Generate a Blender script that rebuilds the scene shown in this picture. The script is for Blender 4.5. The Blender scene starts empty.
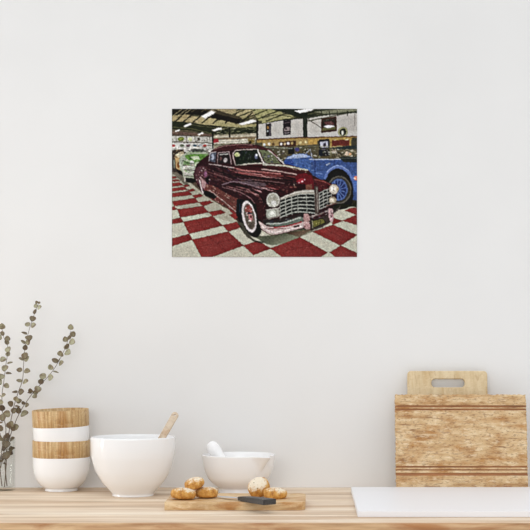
import bpy, bmesh, math, random
import numpy as np
from mathutils import Vector, Matrix, noise
R = math.radians
scn = bpy.context.scene
C = scn.collection

# ---------------------------------------------------------------- camera, light, exposure
F, XC, YH, D, CT = 1420.0, 310.0, 350.0, 3.894, 0.90     # focal length and principal point (530 px frame), distance to wall, counter height
CZ = CT+0.377
cam_d = bpy.data.cameras.new('camera'); cam = bpy.data.objects.new('camera', cam_d); C.objects.link(cam)
cam.location = (0, -D, CZ); cam.rotation_euler = (R(90), 0, 0)
cam_d.sensor_width = 36; cam_d.lens = 36*F/530
cam_d.shift_x = -(XC-265)/530; cam_d.shift_y = (YH-265)/530
cam_d.clip_start = .05; cam_d.clip_end = 60
scn.camera = cam

scn.view_settings.view_transform = 'Standard'; scn.view_settings.look = 'None'
scn.view_settings.gamma = 1; scn.view_settings.use_curve_mapping = False
scn.view_settings.exposure = 0.0

w = bpy.data.worlds.new('world'); scn.world = w; w.use_nodes = True
wn = w.node_tree; bg = wn.nodes['Background']; bg.inputs[0].default_value = (.975, .99, 1.015, 1)      # overcast daylight, brighter overhead
g = wn.nodes.new('ShaderNodeTexCoord'); sxyz = wn.nodes.new('ShaderNodeSeparateXYZ'); wn.links.new(g.outputs['Generated'], sxyz.inputs[0])
mr = wn.nodes.new('ShaderNodeMapRange'); mr.inputs['To Min'].default_value = .52; mr.inputs['To Max'].default_value = 1.50
wn.links.new(sxyz.outputs[2], mr.inputs['Value']); wn.links.new(mr.outputs[0], bg.inputs[1])

def area(name, loc, target, sx, sy, power, col):
    l = bpy.data.lights.new(name, 'AREA'); l.shape = 'RECTANGLE'; l.size = sx; l.size_y = sy; l.energy = power; l.color = col
    o = bpy.data.objects.new(name, l); C.objects.link(o); o.location = loc
    o.rotation_euler = (Vector(target)-Vector(loc)).to_track_quat('-Z', 'Y').to_euler(); return o
area('window_daylight', (-2.5, -.50, 1.26), (0, -.34, 1.05), .30, .72, 9, (1, 1, 1))
area('room_fill', (-.3, -4.6, 1.9), (.1, -.1, .75), 2.8, 1.1, 37, (.965, .985, 1))  # added soft fill from behind the camera, brightens the lower wall and objects

# ---------------------------------------------------------------- helpers
def X(px, dist): return (px-XC)*dist/F
def Z(py, dist): return CZ-(py-YH)*dist/F
def tag(o, label=None, cat=None, group=None, kind=None):
    if label: o['label'] = label
    if cat: o['category'] = cat
    if group: o['group'] = group
    if kind: o['kind'] = kind
    return o
def empty(name, loc, rot=(0, 0, 0)):
    o = bpy.data.objects.new(name, None); C.objects.link(o); o.location = loc; o.rotation_euler = rot; o.empty_display_size = .02; return o
def link(name, me, mat=None, parent=None, loc=(0, 0, 0), rot=(0, 0, 0), smooth=False):
    o = bpy.data.objects.new(name, me); C.objects.link(o); o.location = loc; o.rotation_euler = rot
    if parent: o.parent = parent
    if mat: me.materials.clear(); me.materials.append(mat)
    if smooth: me.polygons.foreach_set('use_smooth', [True]*len(me.polygons))
    return o
def finish(bm, name):
    bmesh.ops.recalc_face_normals(bm, faces=bm.faces[:]); me = bpy.data.meshes.new(name); bm.to_mesh(me); bm.free(); return me
def bevel_box(x0, x1, y0, y1, z0, z1, r=.002, seg=2):
    bm = bmesh.new(); bmesh.ops.create_cube(bm, size=1)
    for v in bm.verts: v.co = ((x0+x1)/2+v.co.x*(x1-x0), (y0+y1)/2+v.co.y*(y1-y0), (z0+z1)/2+v.co.z*(z1-z0))
    if r: bmesh.ops.bevel(bm, geom=bm.edges[:], offset=r, segments=seg, affect='EDGES', profile=.5)
    return bm
def lathe(profile, n=96, closed=False, fn=None):
    bm = bmesh.new(); rings = []
    for r, z in profile:
        if r < 1e-6: rings.append([bm.verts.new((0, 0, z))]); continue
        ring = []
        for k in range(n):
            a = 2*math.pi*k/n; p = (r*math.cos(a), r*math.sin(a), z)
            if fn: p = fn(p, a)
            ring.append(bm.verts.new(p))
        rings.append(ring)
    pairs = list(zip(rings[:-1], rings[1:]))
    if closed: pairs.append((rings[-1], rings[0]))
    for A, B in pairs:
        for k in range(n):
            k2 = (k+1) % n
            q = [A[k % len(A)], A[k2 % len(A)], B[k2 % len(B)], B[k % len(B)]]
            q = list(dict.fromkeys(q))
            if len(q) > 2: bm.faces.new(q)
    return bm
def spline(pts, n=6):
    p = [Vector(q) for q in pts]; out = []
    for i in range(len(p)-1):
        a, b, c, d = p[max(i-1, 0)], p[i], p[i+1], p[min(i+2, len(p)-1)]
        for k in range(n):
            t = k/n; out.append(.5*((2*b)+(c-a)*t+(2*a-5*b+4*c-d)*t*t+(3*b-a-3*c+d)*t**3))
    out.append(p[-1]); return out
def tube(bm, pts, radii, n=8):
    rings = []
    for i, p in enumerate(pts):
        t = (pts[min(i+1, len(pts)-1)]-pts[max(i-1, 0)]).normalized()
        u = t.cross(Vector((0, 1, .01))).normalized(); v = t.cross(u)
        r = radii[i] if isinstance(radii, list) else radii
        rings.append([bm.verts.new(p+(u*math.cos(2*math.pi*k/n)+v*math.sin(2*math.pi*k/n))*r) for k in range(n)])
    for A, B in zip(rings[:-1], rings[1:]):
        for k in range(n): bm.faces.new((A[k], A[(k+1) % n], B[(k+1) % n], B[k]))
    bm.faces.new(rings[0]); bm.faces.new(rings[-1][::-1])
def round_rect(x0, y0, x1, y1, r, n=6):
    rs = r if isinstance(r, (tuple, list)) else (r,)*4; out = []
    for (cx, cy, a0, q) in ((x1-rs[0], y1-rs[0], 0, rs[0]), (x0+rs[1], y1-rs[1], 90, rs[1]), (x0+rs[2], y0+rs[2], 180, rs[2]), (x1-rs[3], y0+rs[3], 270, rs[3])):
        for k in range(n+1):
            a = R(a0+90*k/n); out.append((cx+q*math.cos(a), cy+q*math.sin(a)))
    return out
def slab(outlines, thick, bev=.001, name='slab'):
    """flat plate in local XY with holes: outline first, holes after; thickness along Z, centred"""
    cu = bpy.data.curves.new(name, 'CURVE'); cu.dimensions = '2D'; cu.fill_mode = 'BOTH'
    cu.extrude = thick/2-bev; cu.bevel_depth = bev; cu.bevel_resolution = 2; cu.offset = -bev
    for ol in outlines:
        sp = cu.splines.new('POLY'); sp.points.add(len(ol)-1); sp.use_cyclic_u = True
        for p, q in zip(sp.points, ol): p.co = (q[0], q[1], 0, 1)
    o = bpy.data.objects.new(name, cu); C.objects.link(o)
    dg = bpy.context.evaluated_depsgraph_get(); me = bpy.data.meshes.new_from_object(o.evaluated_get(dg))
    bpy.data.objects.remove(o); bpy.data.curves.remove(cu); me.name = name
    bm = bmesh.new(); bm.from_mesh(me); bmesh.ops.remove_doubles(bm, verts=bm.verts[:], dist=1e-5); bm.to_mesh(me); bm.free()
    return me

# ---------------------------------------------------------------- materials
def lin(c): return tuple(((v/255)/12.92 if v/255 <= .04045 else ((v/255+.055)/1.055)**2.4) for v in c)+(1,)
def base(name, col=(200, 200, 200), rough=.5, **kw):
    m = bpy.data.materials.new(name); m.use_nodes = True; b = m.node_tree.nodes['Principled BSDF']
    b.inputs['Base Color'].default_value = lin(col); b.inputs['Roughness'].default_value = rough
    for k, v in kw.items(): b.inputs[k].default_value = v
    return m, m.node_tree, b
def nd(nt, t, **kw):
    n = nt.nodes.new(t)
    for k, v in kw.items():
        if k in n.inputs: n.inputs[k].default_value = v
        else: setattr(n, k, v)
    return n
def coords(nt, scale=(1, 1, 1), rot=(0, 0, 0), kind='Object'):
    tc = nd(nt, 'ShaderNodeTexCoord'); mp = nd(nt, 'ShaderNodeMapping'); mp.inputs['Scale'].default_value = scale; mp.inputs['Rotation'].default_value = rot
    nt.links.new(tc.outputs[kind], mp.inputs[0]); return mp.outputs[0]
def ramp(nt, src, stops):
    r = nd(nt, 'ShaderNodeValToRGB'); e = r.color_ramp.elements
    while len(e) < len(stops): e.new(.5)
    for el, (p, c) in zip(e, stops): el.position = p; el.color = lin(c) if len(c) == 3 and max(c) > 1 else tuple(c)+(1,)
    nt.links.new(src, r.inputs[0]); return r.outputs[0]
def mixc(nt, fac, a, b, mode='MIX'):
    m = nd(nt, 'ShaderNodeMix', data_type='RGBA', blend_type=mode)
    for i, v in ((0, fac), (6, a), (7, b)):
        if hasattr(v, 'is_linked') or isinstance(v, bpy.types.NodeSocket): nt.links.new(v, m.inputs[i])
        else: m.inputs[i].default_value = v
    return m.outputs[2]
def bump(nt, b, src, strength, dist=.001):
    n = nd(nt, 'ShaderNodeBump', Strength=strength, Distance=dist); nt.links.new(src, n.inputs['Height']); nt.links.new(n.outputs[0], b.inputs['Normal'])

def wood(name, stops, grain=(2, 60, 60), rough=.55, blot=None, rot=(0, 0, 0), blot_scale=(6, 14, 14), lines=.35, line_col=(120, 76, 40), bmp=.2, dis=.5, fleck=0):
    m, nt, b = base(name, rough=rough)
    co = coords(nt, grain, rot)
    n1 = nd(nt, 'ShaderNodeTexNoise', Scale=1.0, Detail=8, Roughness=.62, Distortion=dis); nt.links.new(co, n1.inputs['Vector'])
    c = ramp(nt, n1.outputs[0], stops)
    if blot:
        n2 = nd(nt, 'ShaderNodeTexNoise', Scale=1.0, Detail=5, Roughness=.6, Distortion=dis*1.4); nt.links.new(coords(nt, blot_scale, rot), n2.inputs['Vector'])
        f = ramp(nt, n2.outputs[0], [(.46, (0, 0, 0)), (.66, (1, 1, 1))]); c = mixc(nt, f, c, lin(blot), 'MULTIPLY')
    if lines:
        n3 = nd(nt, 'ShaderNodeTexNoise', Scale=1.0, Detail=3, Roughness=.5, Distortion=dis*2); nt.links.new(coords(nt, (grain[0]*1.4, grain[1]*2.6, grain[2]*2.6), rot), n3.inputs['Vector'])
        f = ramp(nt, n3.outputs[0], [(.60, (0, 0, 0)), (.72, (lines, lines, lines))]); c = mixc(nt, f, c, lin(line_col))
    if fleck:
        n4 = nd(nt, 'ShaderNodeTexNoise', Scale=1.0, Detail=4, Roughness=.7); nt.links.new(coords(nt, (110, 200, 260), rot), n4.inputs['Vector'])
        c = mixc(nt, ramp(nt, n4.outputs[0], [(.54, (0, 0, 0)), (.62, (fleck,)*3)]), c, lin(line_col))
        n5 = nd(nt, 'ShaderNodeTexNoise', Scale=1.0, Detail=4, Roughness=.7); nt.links.new(coords(nt, (40, 90, 130), rot), n5.inputs['Vector'])
        c = mixc(nt, ramp(nt, n5.outputs[0], [(.54, (0, 0, 0)), (.66, (fleck*.8,)*3)]), c, lin((244, 226, 192)))
    nt.links.new(c, b.inputs['Base Color']); bump(nt, b, n1.outputs[0], bmp, .0015)
    return m

M = {}
# painted plaster
m, nt, b = base('wall_paint', (236, 234, 231), .85)
n = nd(nt, 'ShaderNodeTexNoise', Scale=55, Detail=5, Roughness=.6); nt.links.new(coords(nt), n.inputs['Vector'])
n2 = nd(nt, 'ShaderNodeTexNoise', Scale=2.2, Detail=3); nt.links.new(coords(nt), n2.inputs['Vector'])
nt.links.new(ramp(nt, n2.outputs[0], [(.35, (228, 227, 225)), (.65, (232, 231, 229))]), b.inputs['Base Color']); bump(nt, b, n.outputs[0], .12, .002); M['wall'] = m
M['ceramic'] = base('white_ceramic', (243, 243, 243), .07, **{'Specular IOR Level': .45})[0]
M['ceramic_cream'] = base('cream_ceramic', (244, 243, 242), .2, **{'Specular IOR Level': .4})[0]
M['board_white'] = base('white_board', (236, 236, 238), .4, **{'Specular IOR Level': .3})[0]
M['steel'] = base('brushed_steel', (206, 208, 214), .4, Metallic=1.0)[0]
m, nt, b = base('dark_handle', (70, 68, 66), .5)
n = nd(nt, 'ShaderNodeTexNoise', Scale=1, Detail=6); nt.links.new(coords(nt, (20, 220, 220)), n.inputs['Vector'])
nt.links.new(ramp(nt, n.outputs[0], [(.35, (50, 49, 48)), (.65, (66, 65, 64))]), b.inputs['Base Color']); M['handle'] = m
m, nt, b = base('clear_glass'); nt.nodes.remove(b)
tr = nd(nt, 'ShaderNodeBsdfTransparent'); tr.inputs[0].default_value = (.975, .98, .975, 1); gl = nd(nt, 'ShaderNodeBsdfGlossy', Roughness=.02); lw = nd(nt, 'ShaderNodeLayerWeight', Blend=.5)
gl.inputs[0].default_value = (.6, .61, .6, 1)
mx_ = nd(nt, 'ShaderNodeMixShader'); nt.links.new(ramp(nt, lw.outputs['Facing'], [(0, (.03, .03, .03)), (.75, (.07, .07, .07)), (1, (.55, .55, .55))]), mx_.inputs[0]); nt.links.new(tr.outputs[0], mx_.inputs[1]); nt.links.new(gl.outputs[0], mx_.inputs[2])
nt.links.new(mx_.outputs[0], nt.nodes['Material Output'].inputs[0]); M['glass'] = m
M['worktop'] = wood('pale_oak', [(.28, (168, 140, 112)), (.41, (212, 188, 160)), (.53, (230, 211, 187)), (.68, (241, 228, 208))], (.9, 26, 26), .5, (222, 204, 184), blot_scale=(1.2, 11, 11), lines=.75, line_col=(128, 102, 78), bmp=.12)
M['nosing'] = wood('worktop_edge_oak', [(.30, (150, 112, 74)), (.45, (186, 148, 106)), (.6, (206, 170, 128)), (.75, (220, 190, 150))], (3, 50, 60), .55, (206, 168, 130), blot_scale=(5, 30, 30), lines=.5, line_col=(128, 88, 54))
M['old_board'] = wood('worn_oak_board', [(.30, (168, 126, 78)), (.42, (198, 162, 114)), (.55, (214, 184, 140)), (.70, (228, 206, 168))], (16, 16, 70), .6, (216, 182, 132), blot_scale=(13, 13, 30), lines=.8, line_col=(124, 80, 42), bmp=.35, dis=.12, fleck=.6)
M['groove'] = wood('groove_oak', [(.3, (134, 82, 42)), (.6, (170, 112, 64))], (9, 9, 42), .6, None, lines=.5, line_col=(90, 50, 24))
M['light_board'] = wood('light_beech', [(.3, (202, 178, 136)), (.5, (216, 194, 154)), (.7, (226, 208, 172))], (60, 60, 5), .55, (230, 210, 176), blot_scale=(16, 16, 5), lines=.5, line_col=(176, 142, 96), bmp=.15, fleck=.25)
M['cut_board'] = wood('cutting_board_beech', [(.28, (182, 146, 100)), (.45, (208, 176, 130)), (.6, (222, 194, 152)), (.75, (234, 212, 174))], (9, 60, 60), .55, (222, 190, 148), blot_scale=(14, 30, 30), lines=.5, line_col=(160, 118, 74), bmp=.2, fleck=.3)
M['band_wood'] = wood('turned_wood', [(.30, (160, 124, 80)), (.42, (190, 156, 106)), (.56, (206, 176, 128)), (.70, (224, 200, 156))], (210, 210, 9), .5, (226, 194, 150), blot_scale=(34, 34, 8), lines=.7, line_col=(142, 102, 60), bmp=.4, dis=.1, fleck=.3)
M['spoon'] = wood('spoon_wood', [(.3, (190, 168, 144)), (.5, (212, 194, 170)), (.7, (224, 208, 186))], (60, 60, 8), .6, (226, 202, 178), blot_scale=(30, 30, 12), lines=.6, line_col=(160, 130, 102))
m, nt, b = base('dry_stem', (98, 82, 66), .7); M['stem'] = m
# dusty eucalyptus leaf
m, nt, b = base('dusty_leaf', (130, 132, 104), .7)
at = nd(nt, 'ShaderNodeAttribute', attribute_name='tone')
n = nd(nt, 'ShaderNodeTexNoise', Scale=75, Detail=4); nt.links.new(coords(nt), n.inputs['Vector'])
c = ramp(nt, at.outputs['Fac'], [(0, (78, 60, 42)), (.3, (122, 110, 84)), (.6, (164, 160, 130)), (1, (196, 194, 168))])
c = mixc(nt, ramp(nt, n.outputs[0], [(.44, (0, 0, 0)), (.62, (.75, .75, .75))]), c, lin((106, 84, 60)))
nt.links.new(c, b.inputs['Base Color']); M['leaf'] = m
# bread
m, nt, b = base('crusty_bread', (200, 150, 80), .75)
tc = nd(nt, 'ShaderNodeTexCoord'); sx = nd(nt, 'ShaderNodeSeparateXYZ'); nt.links.new(tc.outputs['Object'], sx.inputs[0])
n = nd(nt, 'ShaderNodeTexNoise', Scale=70, Detail=6, Roughness=.7); nt.links.new(tc.outputs['Object'], n.inputs['Vector'])
n2 = nd(nt, 'ShaderNodeTexNoise', Scale=210, Detail=4, Roughness=.7); nt.links.new(tc.outputs['Object'], n2.inputs['Vector'])
crust = ramp(nt, n.outputs[0], [(.3, (150, 90, 34)), (.5, (204, 148, 68)), (.7, (228, 188, 116))])
mul = nd(nt, 'ShaderNodeMath', operation='MULTIPLY_ADD'); nt.links.new(sx.outputs[2], mul.inputs[0]); mul.inputs[1].default_value = 42; mul.inputs[2].default_value = -.12
add = nd(nt, 'ShaderNodeMath', operation='MULTIPLY_ADD'); hm = nd(nt, 'ShaderNodeMath', operation='ADD'); n3 = nd(nt, 'ShaderNodeTexNoise', Scale=38, Detail=3); nt.links.new(tc.outputs['Object'], n3.inputs['Vector']); nt.links.new(n2.outputs[0], hm.inputs[0]); nt.links.new(n3.outputs[0], hm.inputs[1]); nt.links.new(hm.outputs[0], add.inputs[0]); add.inputs[1].default_value = 1.25; nt.links.new(mul.outputs[0], add.inputs[2])
hf = nd(nt, 'ShaderNodeMath', operation='MULTIPLY'); nt.links.new(add.outputs[0], hf.inputs[0]); hf.inputs[1].default_value = .5
fl = ramp(nt, hf.outputs[0], [(.73, (0, 0, 0)), (.87, (.85, .85, .85))])
c = mixc(nt, fl, crust, lin((238, 230, 210)))
vo = nd(nt, 'ShaderNodeTexVoronoi', Scale=125); nt.links.new(tc.outputs['Object'], vo.inputs['Vector'])
sd = ramp(nt, vo.outputs['Distance'], [(.14, (1, 1, 1)), (.24, (0, 0, 0))])
up = ramp(nt, mul.outputs[0], [(.1, (0, 0, 0)), (.4, (.85, .85, .85))]); sdm = mixc(nt, 1.0, sd, up, 'MULTIPLY')
c = mixc(nt, sdm, c, lin((104, 92, 50)))
nt.links.new(c, b.inputs['Base Color']); bump(nt, b, n2.outputs[0], .6, .002); M['bread'] = m

# ---------------------------------------------------------------- the setting
wl = link('wall_back', finish(bevel_box(-4.5, 4, 0, .12, 0, 3.4, 0), 'wall_back'), M['wall']); tag(wl, kind='structure')
fl_ = link('floor', finish(bevel_box(-4.5, 4, -6.5, 0, -.1, 0, 0), 'floor'), M['wall']); tag(fl_, kind='structure')

# ---------------------------------------------------------------- worktop
wt = empty('worktop', (0, -.4, CT))
tag(wt, 'pale oak plank worktop running along the foot of the white wall', 'worktop')
yf = -.80
def plank_top(y0, y1):
    bm = bevel_box(-2.6, 2.2, y0, y1, -.038, 0, .0012, 2); return bm
seams = [yf+.012, -.659, -.332, 0]
for k, (a, b_) in enumerate(zip(seams[:-1], seams[1:])):
    o = link('plank', finish(plank_top(a+.4, b_+.4-(.0022 if b_ < 0 else 0)), 'plank'), M['worktop'], wt)
lb = link('underboard', finish(bevel_box(-2.6, 2.2, seams[0]+.4, .4, -.04, -.0381, 0), 'underboard'), M['nosing'], wt)
o = link('front_edge', finish(bevel_box(-2.6, 2.2, yf+.4, yf+.412, -.04, -.001, .0012), 'front_edge'), M['nosing'], wt); o['label'] = 'browner front edge of the worktop'

# ---------------------------------------------------------------- leaning boards
def lean(name, dist_foot, px0, px1, py_top, dist_top, thick):
    """frame for a board whose back foot stands at dist_foot and top touches wall side"""
    y0, y1 = dist_foot-D, dist_top-D
    zt = Z(py_top, dist_top)-CT
    ang = math.atan2(y1-y0, zt); L = math.hypot(zt, y1-y0)
    xc = X((px0+px1)/2, (dist_foot+dist_top)/2)
    return (xc, y0, CT), ang, L
# light board with handle (behind)
loc, ang, L = lean('b', D-.062, 408, 487.6, 372.2, D-.020, .012)
t_ = .012; sc = 1420/3.86
hw = 40/sc; L2 = L
def placed(me, loc, ang, mat, name, lift=0):
    # plate lies in local XY; stand it up so local Y -> up, leaning back by ang
    me.transform(Matrix.Rotation(R(90)-ang, 4, 'X')); me.transform(Matrix.Translation((0, 0, lift)))
    return link(name, me, mat, None, loc)
slot = round_rect((431-447)/sc, L2-(387.3-370.8)/sc, (464.3-447)/sc, L2-(378.8-370.8)/sc, .0105, 8)
me = slab([round_rect(-hw, 0, hw, L2, (.010, .010, .004, .004)), slot], t_, .0022, 'serving_board')
o = placed(me, (loc[0], loc[1]-.002, loc[2]), ang, M['light_board'], 'serving_board', .003)
tag(o, 'light smooth wooden board with a slot handle, leaning on the wall behind the darker board', 'cutting board')
# worn board with grooves (front)
loc, ang, L = lean('a', D-.105, 395.3, 526.0, 395.4, D-.058, .022)
sc = 1420/3.80; bw = 131/sc; t_ = .020
root = empty('grooved_board', (loc[0], loc[1], loc[2])); tag(root, 'large worn brown wooden board with horizontal grooves, standing in front of the light slotted board', 'cutting board')
def hgt(py):                                   # height along the leaning board seen at row py
    lo, hi = 0, L
    for _ in range(40):
        m_ = (lo+hi)/2; z = CT+m_*math.cos(ang); d_ = D+loc[1]+m_*math.sin(ang)
        if Z(py, d_) > z: lo = m_
        else: hi = m_
    return (lo+hi)/2
cuts = [(406.7, 408.2), (409.9, 411.2), (467.1, 468.2), (470.3, 471.1), (473.9, 476.2)]
rng = random.Random(5)
prof = [(0, -t_)]                              # height, front face depth
for (a, b_) in sorted(cuts, key=lambda q: -q[0]):
    h1, h0 = hgt(a), hgt(b_)
    prof += [(h0-.0006, -t_), (h0, -t_+.0022), (h1, -t_+.0022), (h1+.0006, -t_)]
prof += [(L, -t_)]
dense = []
for (p, q) in zip(prof[:-1], prof[1:]):
    n_ = max(1, int((q[0]-p[0])/.004)) if abs(q[0]-p[0]) > .004 else 1
    for k in range(n_): dense.append((p[0]+(q[0]-p[0])*k/n_, p[1]+(q[1]-p[1])*k/n_))
dense.append(prof[-1])
bm = bmesh.new(); nx = 90; cols = []
for i in range(nx+1):
    x = -bw/2+bw*i/nx; col = []
    for (h, d_) in dense:
        e = 0; xx = x; hh = h; dd = d_
        if i in (0, nx): xx += rng.uniform(-.0014, .0010)*(1 if i == 0 else -1); dd += .0015
        if h > L-.0001: hh += rng.uniform(-.0022, .0006); dd += .002
        elif h > L-.012: dd += abs(noise.noise(Vector((x*60, h*90, 3))))*.0022
        dd += noise.noise(Vector((x*40, h*90, 0)))*.0004
        col.append(bm.verts.new((xx, dd, hh)))
    cols.append(col)
for A, B in zip(cols[:-1], cols[1:]):
    for k in range(len(A)-1): bm.faces.new((A[k], B[k], B[k+1], A[k+1]))
ring = [c[0] for c in cols]+[cols[-1][k] for k in range(1, len(dense))]+[c[-1] for c in cols[-2::-1]]+[cols[0][k] for k in range(len(dense)-2, 0, -1)]
back = [bm.verts.new((v.co.x, 0, v.co.z)) for v in ring]
for k in range(len(ring)):
    k2 = (k+1) % len(ring); bm.faces.new((ring[k], ring[k2], back[k2], back[k]))
bm.faces.new(back)
me = finish(bm, 'board'); me.transform(Matrix.Rotation(-ang, 4, 'X')); me.transform(Matrix.Translation((0, 0, .0002)))
bo = link('board', me, M['old_board'], root)
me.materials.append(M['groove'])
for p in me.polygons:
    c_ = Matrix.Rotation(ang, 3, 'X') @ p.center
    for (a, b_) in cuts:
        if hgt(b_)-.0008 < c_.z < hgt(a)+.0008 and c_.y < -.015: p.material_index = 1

# ---------------------------------------------------------------- white board lying on the worktop
d0 = 1420*.377/167.3; zb = .0142
xl = X(351, 3.76); xr = 1.05
bm = bmesh.new()
pts = [(X(357.6, d0), d0-D), (xr, d0-D), (xr, -.134), (xl, -.134)]
lo = [bm.verts.new((x, y, .0003)) for x, y in pts]; hi = [bm.verts.new((x, y, zb)) for x, y in pts]
bm.faces.new(lo[::-1]); bm.faces.new(hi)
for k in range(4): bm.faces.new((lo[k], lo[(k+1) % 4], hi[(k+1) % 4], hi[k]))
bmesh.ops.bevel(bm, geom=bm.edges[:], offset=.0009, segments=2, affect='EDGES')
me = finish(bm, 'white_board'); o = link('white_board', me, M['board_white'], None, (0, 0, CT))
tag(o, 'flat white slab board lying on the worktop in front of the leaning wooden boards', 'board')

# ---------------------------------------------------------------- stacked two-tone bowls
def two_tone(loc, rot, label):
    t = empty('stacking_bowl', loc, rot); tag(t, label, 'bowl', 'stacked white and wood bowls')
    zb_ = .0905
    outer = [(.0425, 0), (.0437, .001), (.0432, .0075), (.050, .0105), (.0615, .0228), (.0690, .036), (.0732, .0505), (.0752, .070), (.0757, zb_)]
    out = [(p.x, p.y) for p in spline([(r, z, 0) for r, z in outer], 5)]
    inner = [(.0729, zb_), (.0722, .070), (.0702, .0505), (.0655, .036), (.057, .025), (.040, .0155), (.02, .0125), (0, .012)]
    inn = [(p.x, p.y) for p in spline([(r, z, 0) for r, z in inner], 4)]
    link('body', finish(lathe([(0, .003), (.036, .003), (.038, 0)]+out+inn), 'body'), M['ceramic'], t, smooth=True)
    rim = .1350
    ring = [(.0757, zb_), (.0762, zb_+.0006), (.0765, .115), (.0764, rim-.001), (.0758, rim), (.0742, rim), (.0736, rim-.001), (.0733, .115), (.0729, zb_)]
    w_ = link('wood_band', finish(lathe(ring, 96), 'wood_band'), M['band_wood'], t, smooth=True); w_['label'] = 'wooden upper half of the bowl'
    return t
cd = 3.811
two_tone((X(61.3, cd), cd-D, CT), (0, 0, 0), 'lower white bowl with a wood upper band, carrying another like it')
up_ = two_tone((X(62.1, cd), cd-D, CT+.0825), (R(1.3), R(-1.7), 0), 'upper white bowl with a wood band, nested in the lower bowl, tilted')

up_.scale = (.985, .985, 1)

# ---------------------------------------------------------------- big white bowl and its spoon
bd = 3.68; bx, by = X(133, bd), bd-D
outer = [(.0525, 0), (.0537, .0015), (.0535, .006), (.062, .016), (.078, .0336), (.0905, .0525), (.0985, .070), (.1060, .096), (.1084, .112), (.1092, .126), (.1092, .136), (.1088, .1490), (.1084, .1508)]
inner = [(.1070, .1512), (.1056, .150), (.1045, .118), (.1015, .096), (.095, .070), (.087, .0545), (.074, .037), (.055, .020), (.03, .011), (0, .009)]
pr = [(0, .003), (.046, .003), (.049, 0)]+[(p.x, p.y) for p in spline([(r, z, 0) for r, z in outer], 5)]+[(p.x, p.y) for p in spline([(r, z, 0) for r, z in inner], 5)]
o = link('mixing_bowl', finish(lathe(pr, 128), 'mixing_bowl'), M['ceramic'], None, (bx, by, CT), smooth=True)
tag(o, 'large deep glossy white bowl holding a wooden spoon', 'bowl')
# spoon: plate handle with a hole, shallow oval bowl at its lower end
L_ = .212; hwid = .0088
ol = []
for k in range(9): a = R(180*k/8); ol.append((hwid*1.05*math.cos(a), L_-.008+.0082*math.sin(a)))
ol += [(-hwid, L_*.6), (-hwid*.8, .05), (-hwid*1.2, .042), (hwid*1.2, .042), (hwid*.8, .05), (hwid, L_*.6)]
hole = [(.0019*math.cos(R(30*k)), L_-.0085+.0019*math.sin(R(30*k))) for k in range(12)]
me = slab([ol, hole], .0072, .002, 'handle')
sp = empty('wooden_spoon', (0, 0, 0)); tag(sp, 'pale wooden spoon standing in the large white bowl, only its handle out', 'spoon')
hd = link('handle', me, M['spoon'], sp)
bm = bmesh.new()
bmesh.ops.create_uvsphere(bm, u_segments=32, v_segments=16, radius=1)
for v in bm.verts:
    x, y, z = v.co; zz = z if z < 0 else -z*.62
    v.co = (x*.020, .030+y*.029, zz*.009+.002)
hd2 = link('spoon_bowl', finish(bm, 'spoon_bowl'), M['spoon'], sp, smooth=True)
tipd = bd+.035; tip = Vector((X(176.6, tipd), tipd-D, Z(412.6, tipd)))
foot = Vector((bx+.004, by-.012, CT+.024))
dv = (tip-foot).normalized(); yv = dv; zv = Vector((0, -1, .25)); zv = (zv-zv.dot(yv)*yv).normalized(); xv = yv.cross(zv)
mm = Matrix((xv, yv, zv)).transposed().to_4x4(); mm.translation = tip-dv*L_
sp.matrix_world = mm

# ---------------------------------------------------------------- mortar and pestle
md = 3.758; mx, my = X(238.5, md), md-D
ang_s = math.atan2(-.74, .67)
def spout(p, a):
    d_ = (a-ang_s+math.pi) % (2*math.pi)-math.pi; z = p[2]
    wz = min(1, max(0, (z-.058)/.042)); wid = .03+.15*wz
    g = math.exp(-(d_/wid)**2)*wz**1.3; r = math.hypot(p[0], p[1]); k = 1+.030*g/r
    return (p[0]*k, p[1]*k, z-.0015*g)
outer = [(.0530, 0), (.0538, .0012), (.0522, .0062), (.0520, .0128), (.0600, .0185), (.077, .0345), (.0865, .052), (.0925, .070), (.0958, .088), (.0970, .0985), (.0966, .1004)]
inner = [(.0945, .1008), (.0930, .1000), (.0905, .088), (.087, .070), (.0805, .052), (.070, .0375), (.05, .025), (.025, .0185), (0, .0175)]
pr = [(0, .004), (.046, .004), (.049, 0)]+[(p.x, p.y) for p in spline([(r, z, 0) for r, z in outer], 5)]+[(p.x, p.y) for p in spline([(r, z, 0) for r, z in inner], 5)]
o = link('mortar', finish(lathe(pr, 160, fn=spout), 'mortar'), M['ceramic_cream'], None, (mx, my, CT), smooth=True)
tag(o, 'wide white ceramic mortar with a pouring lip, holding a pestle, behind the bread board', 'mortar')
prof = [(0, 0), (.010, .0008), (.0155, .006), (.017, .014), (.0158, .026), (.012, .045), (.0100, .070), (.0112, .090), (.0142, .105), (.0172, .116), (.0178, .126), (.0150, .137), (.008, .1425), (0, .144)]
o = link('pestle', finish(lathe([(p.x, p.y) for p in spline([(r, z, 0) for r, z in prof], 4)], 40), 'pestle'), M['ceramic_cream'], None, smooth=True)
hdz = md+.02; hp = Vector((X(209.6, hdz), hdz-D, Z(444.2, hdz))); fp = Vector((mx+.012, my-.012, CT+.030))
dv = (hp-fp).normalized(); o.rotation_mode = 'QUATERNION'; o.rotation_quaternion = dv.to_track_quat('Z', 'Y'); o.location = hp-dv*.140
tag(o, 'white ceramic pestle leaning in the mortar, rounded end up', 'pestle')

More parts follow.
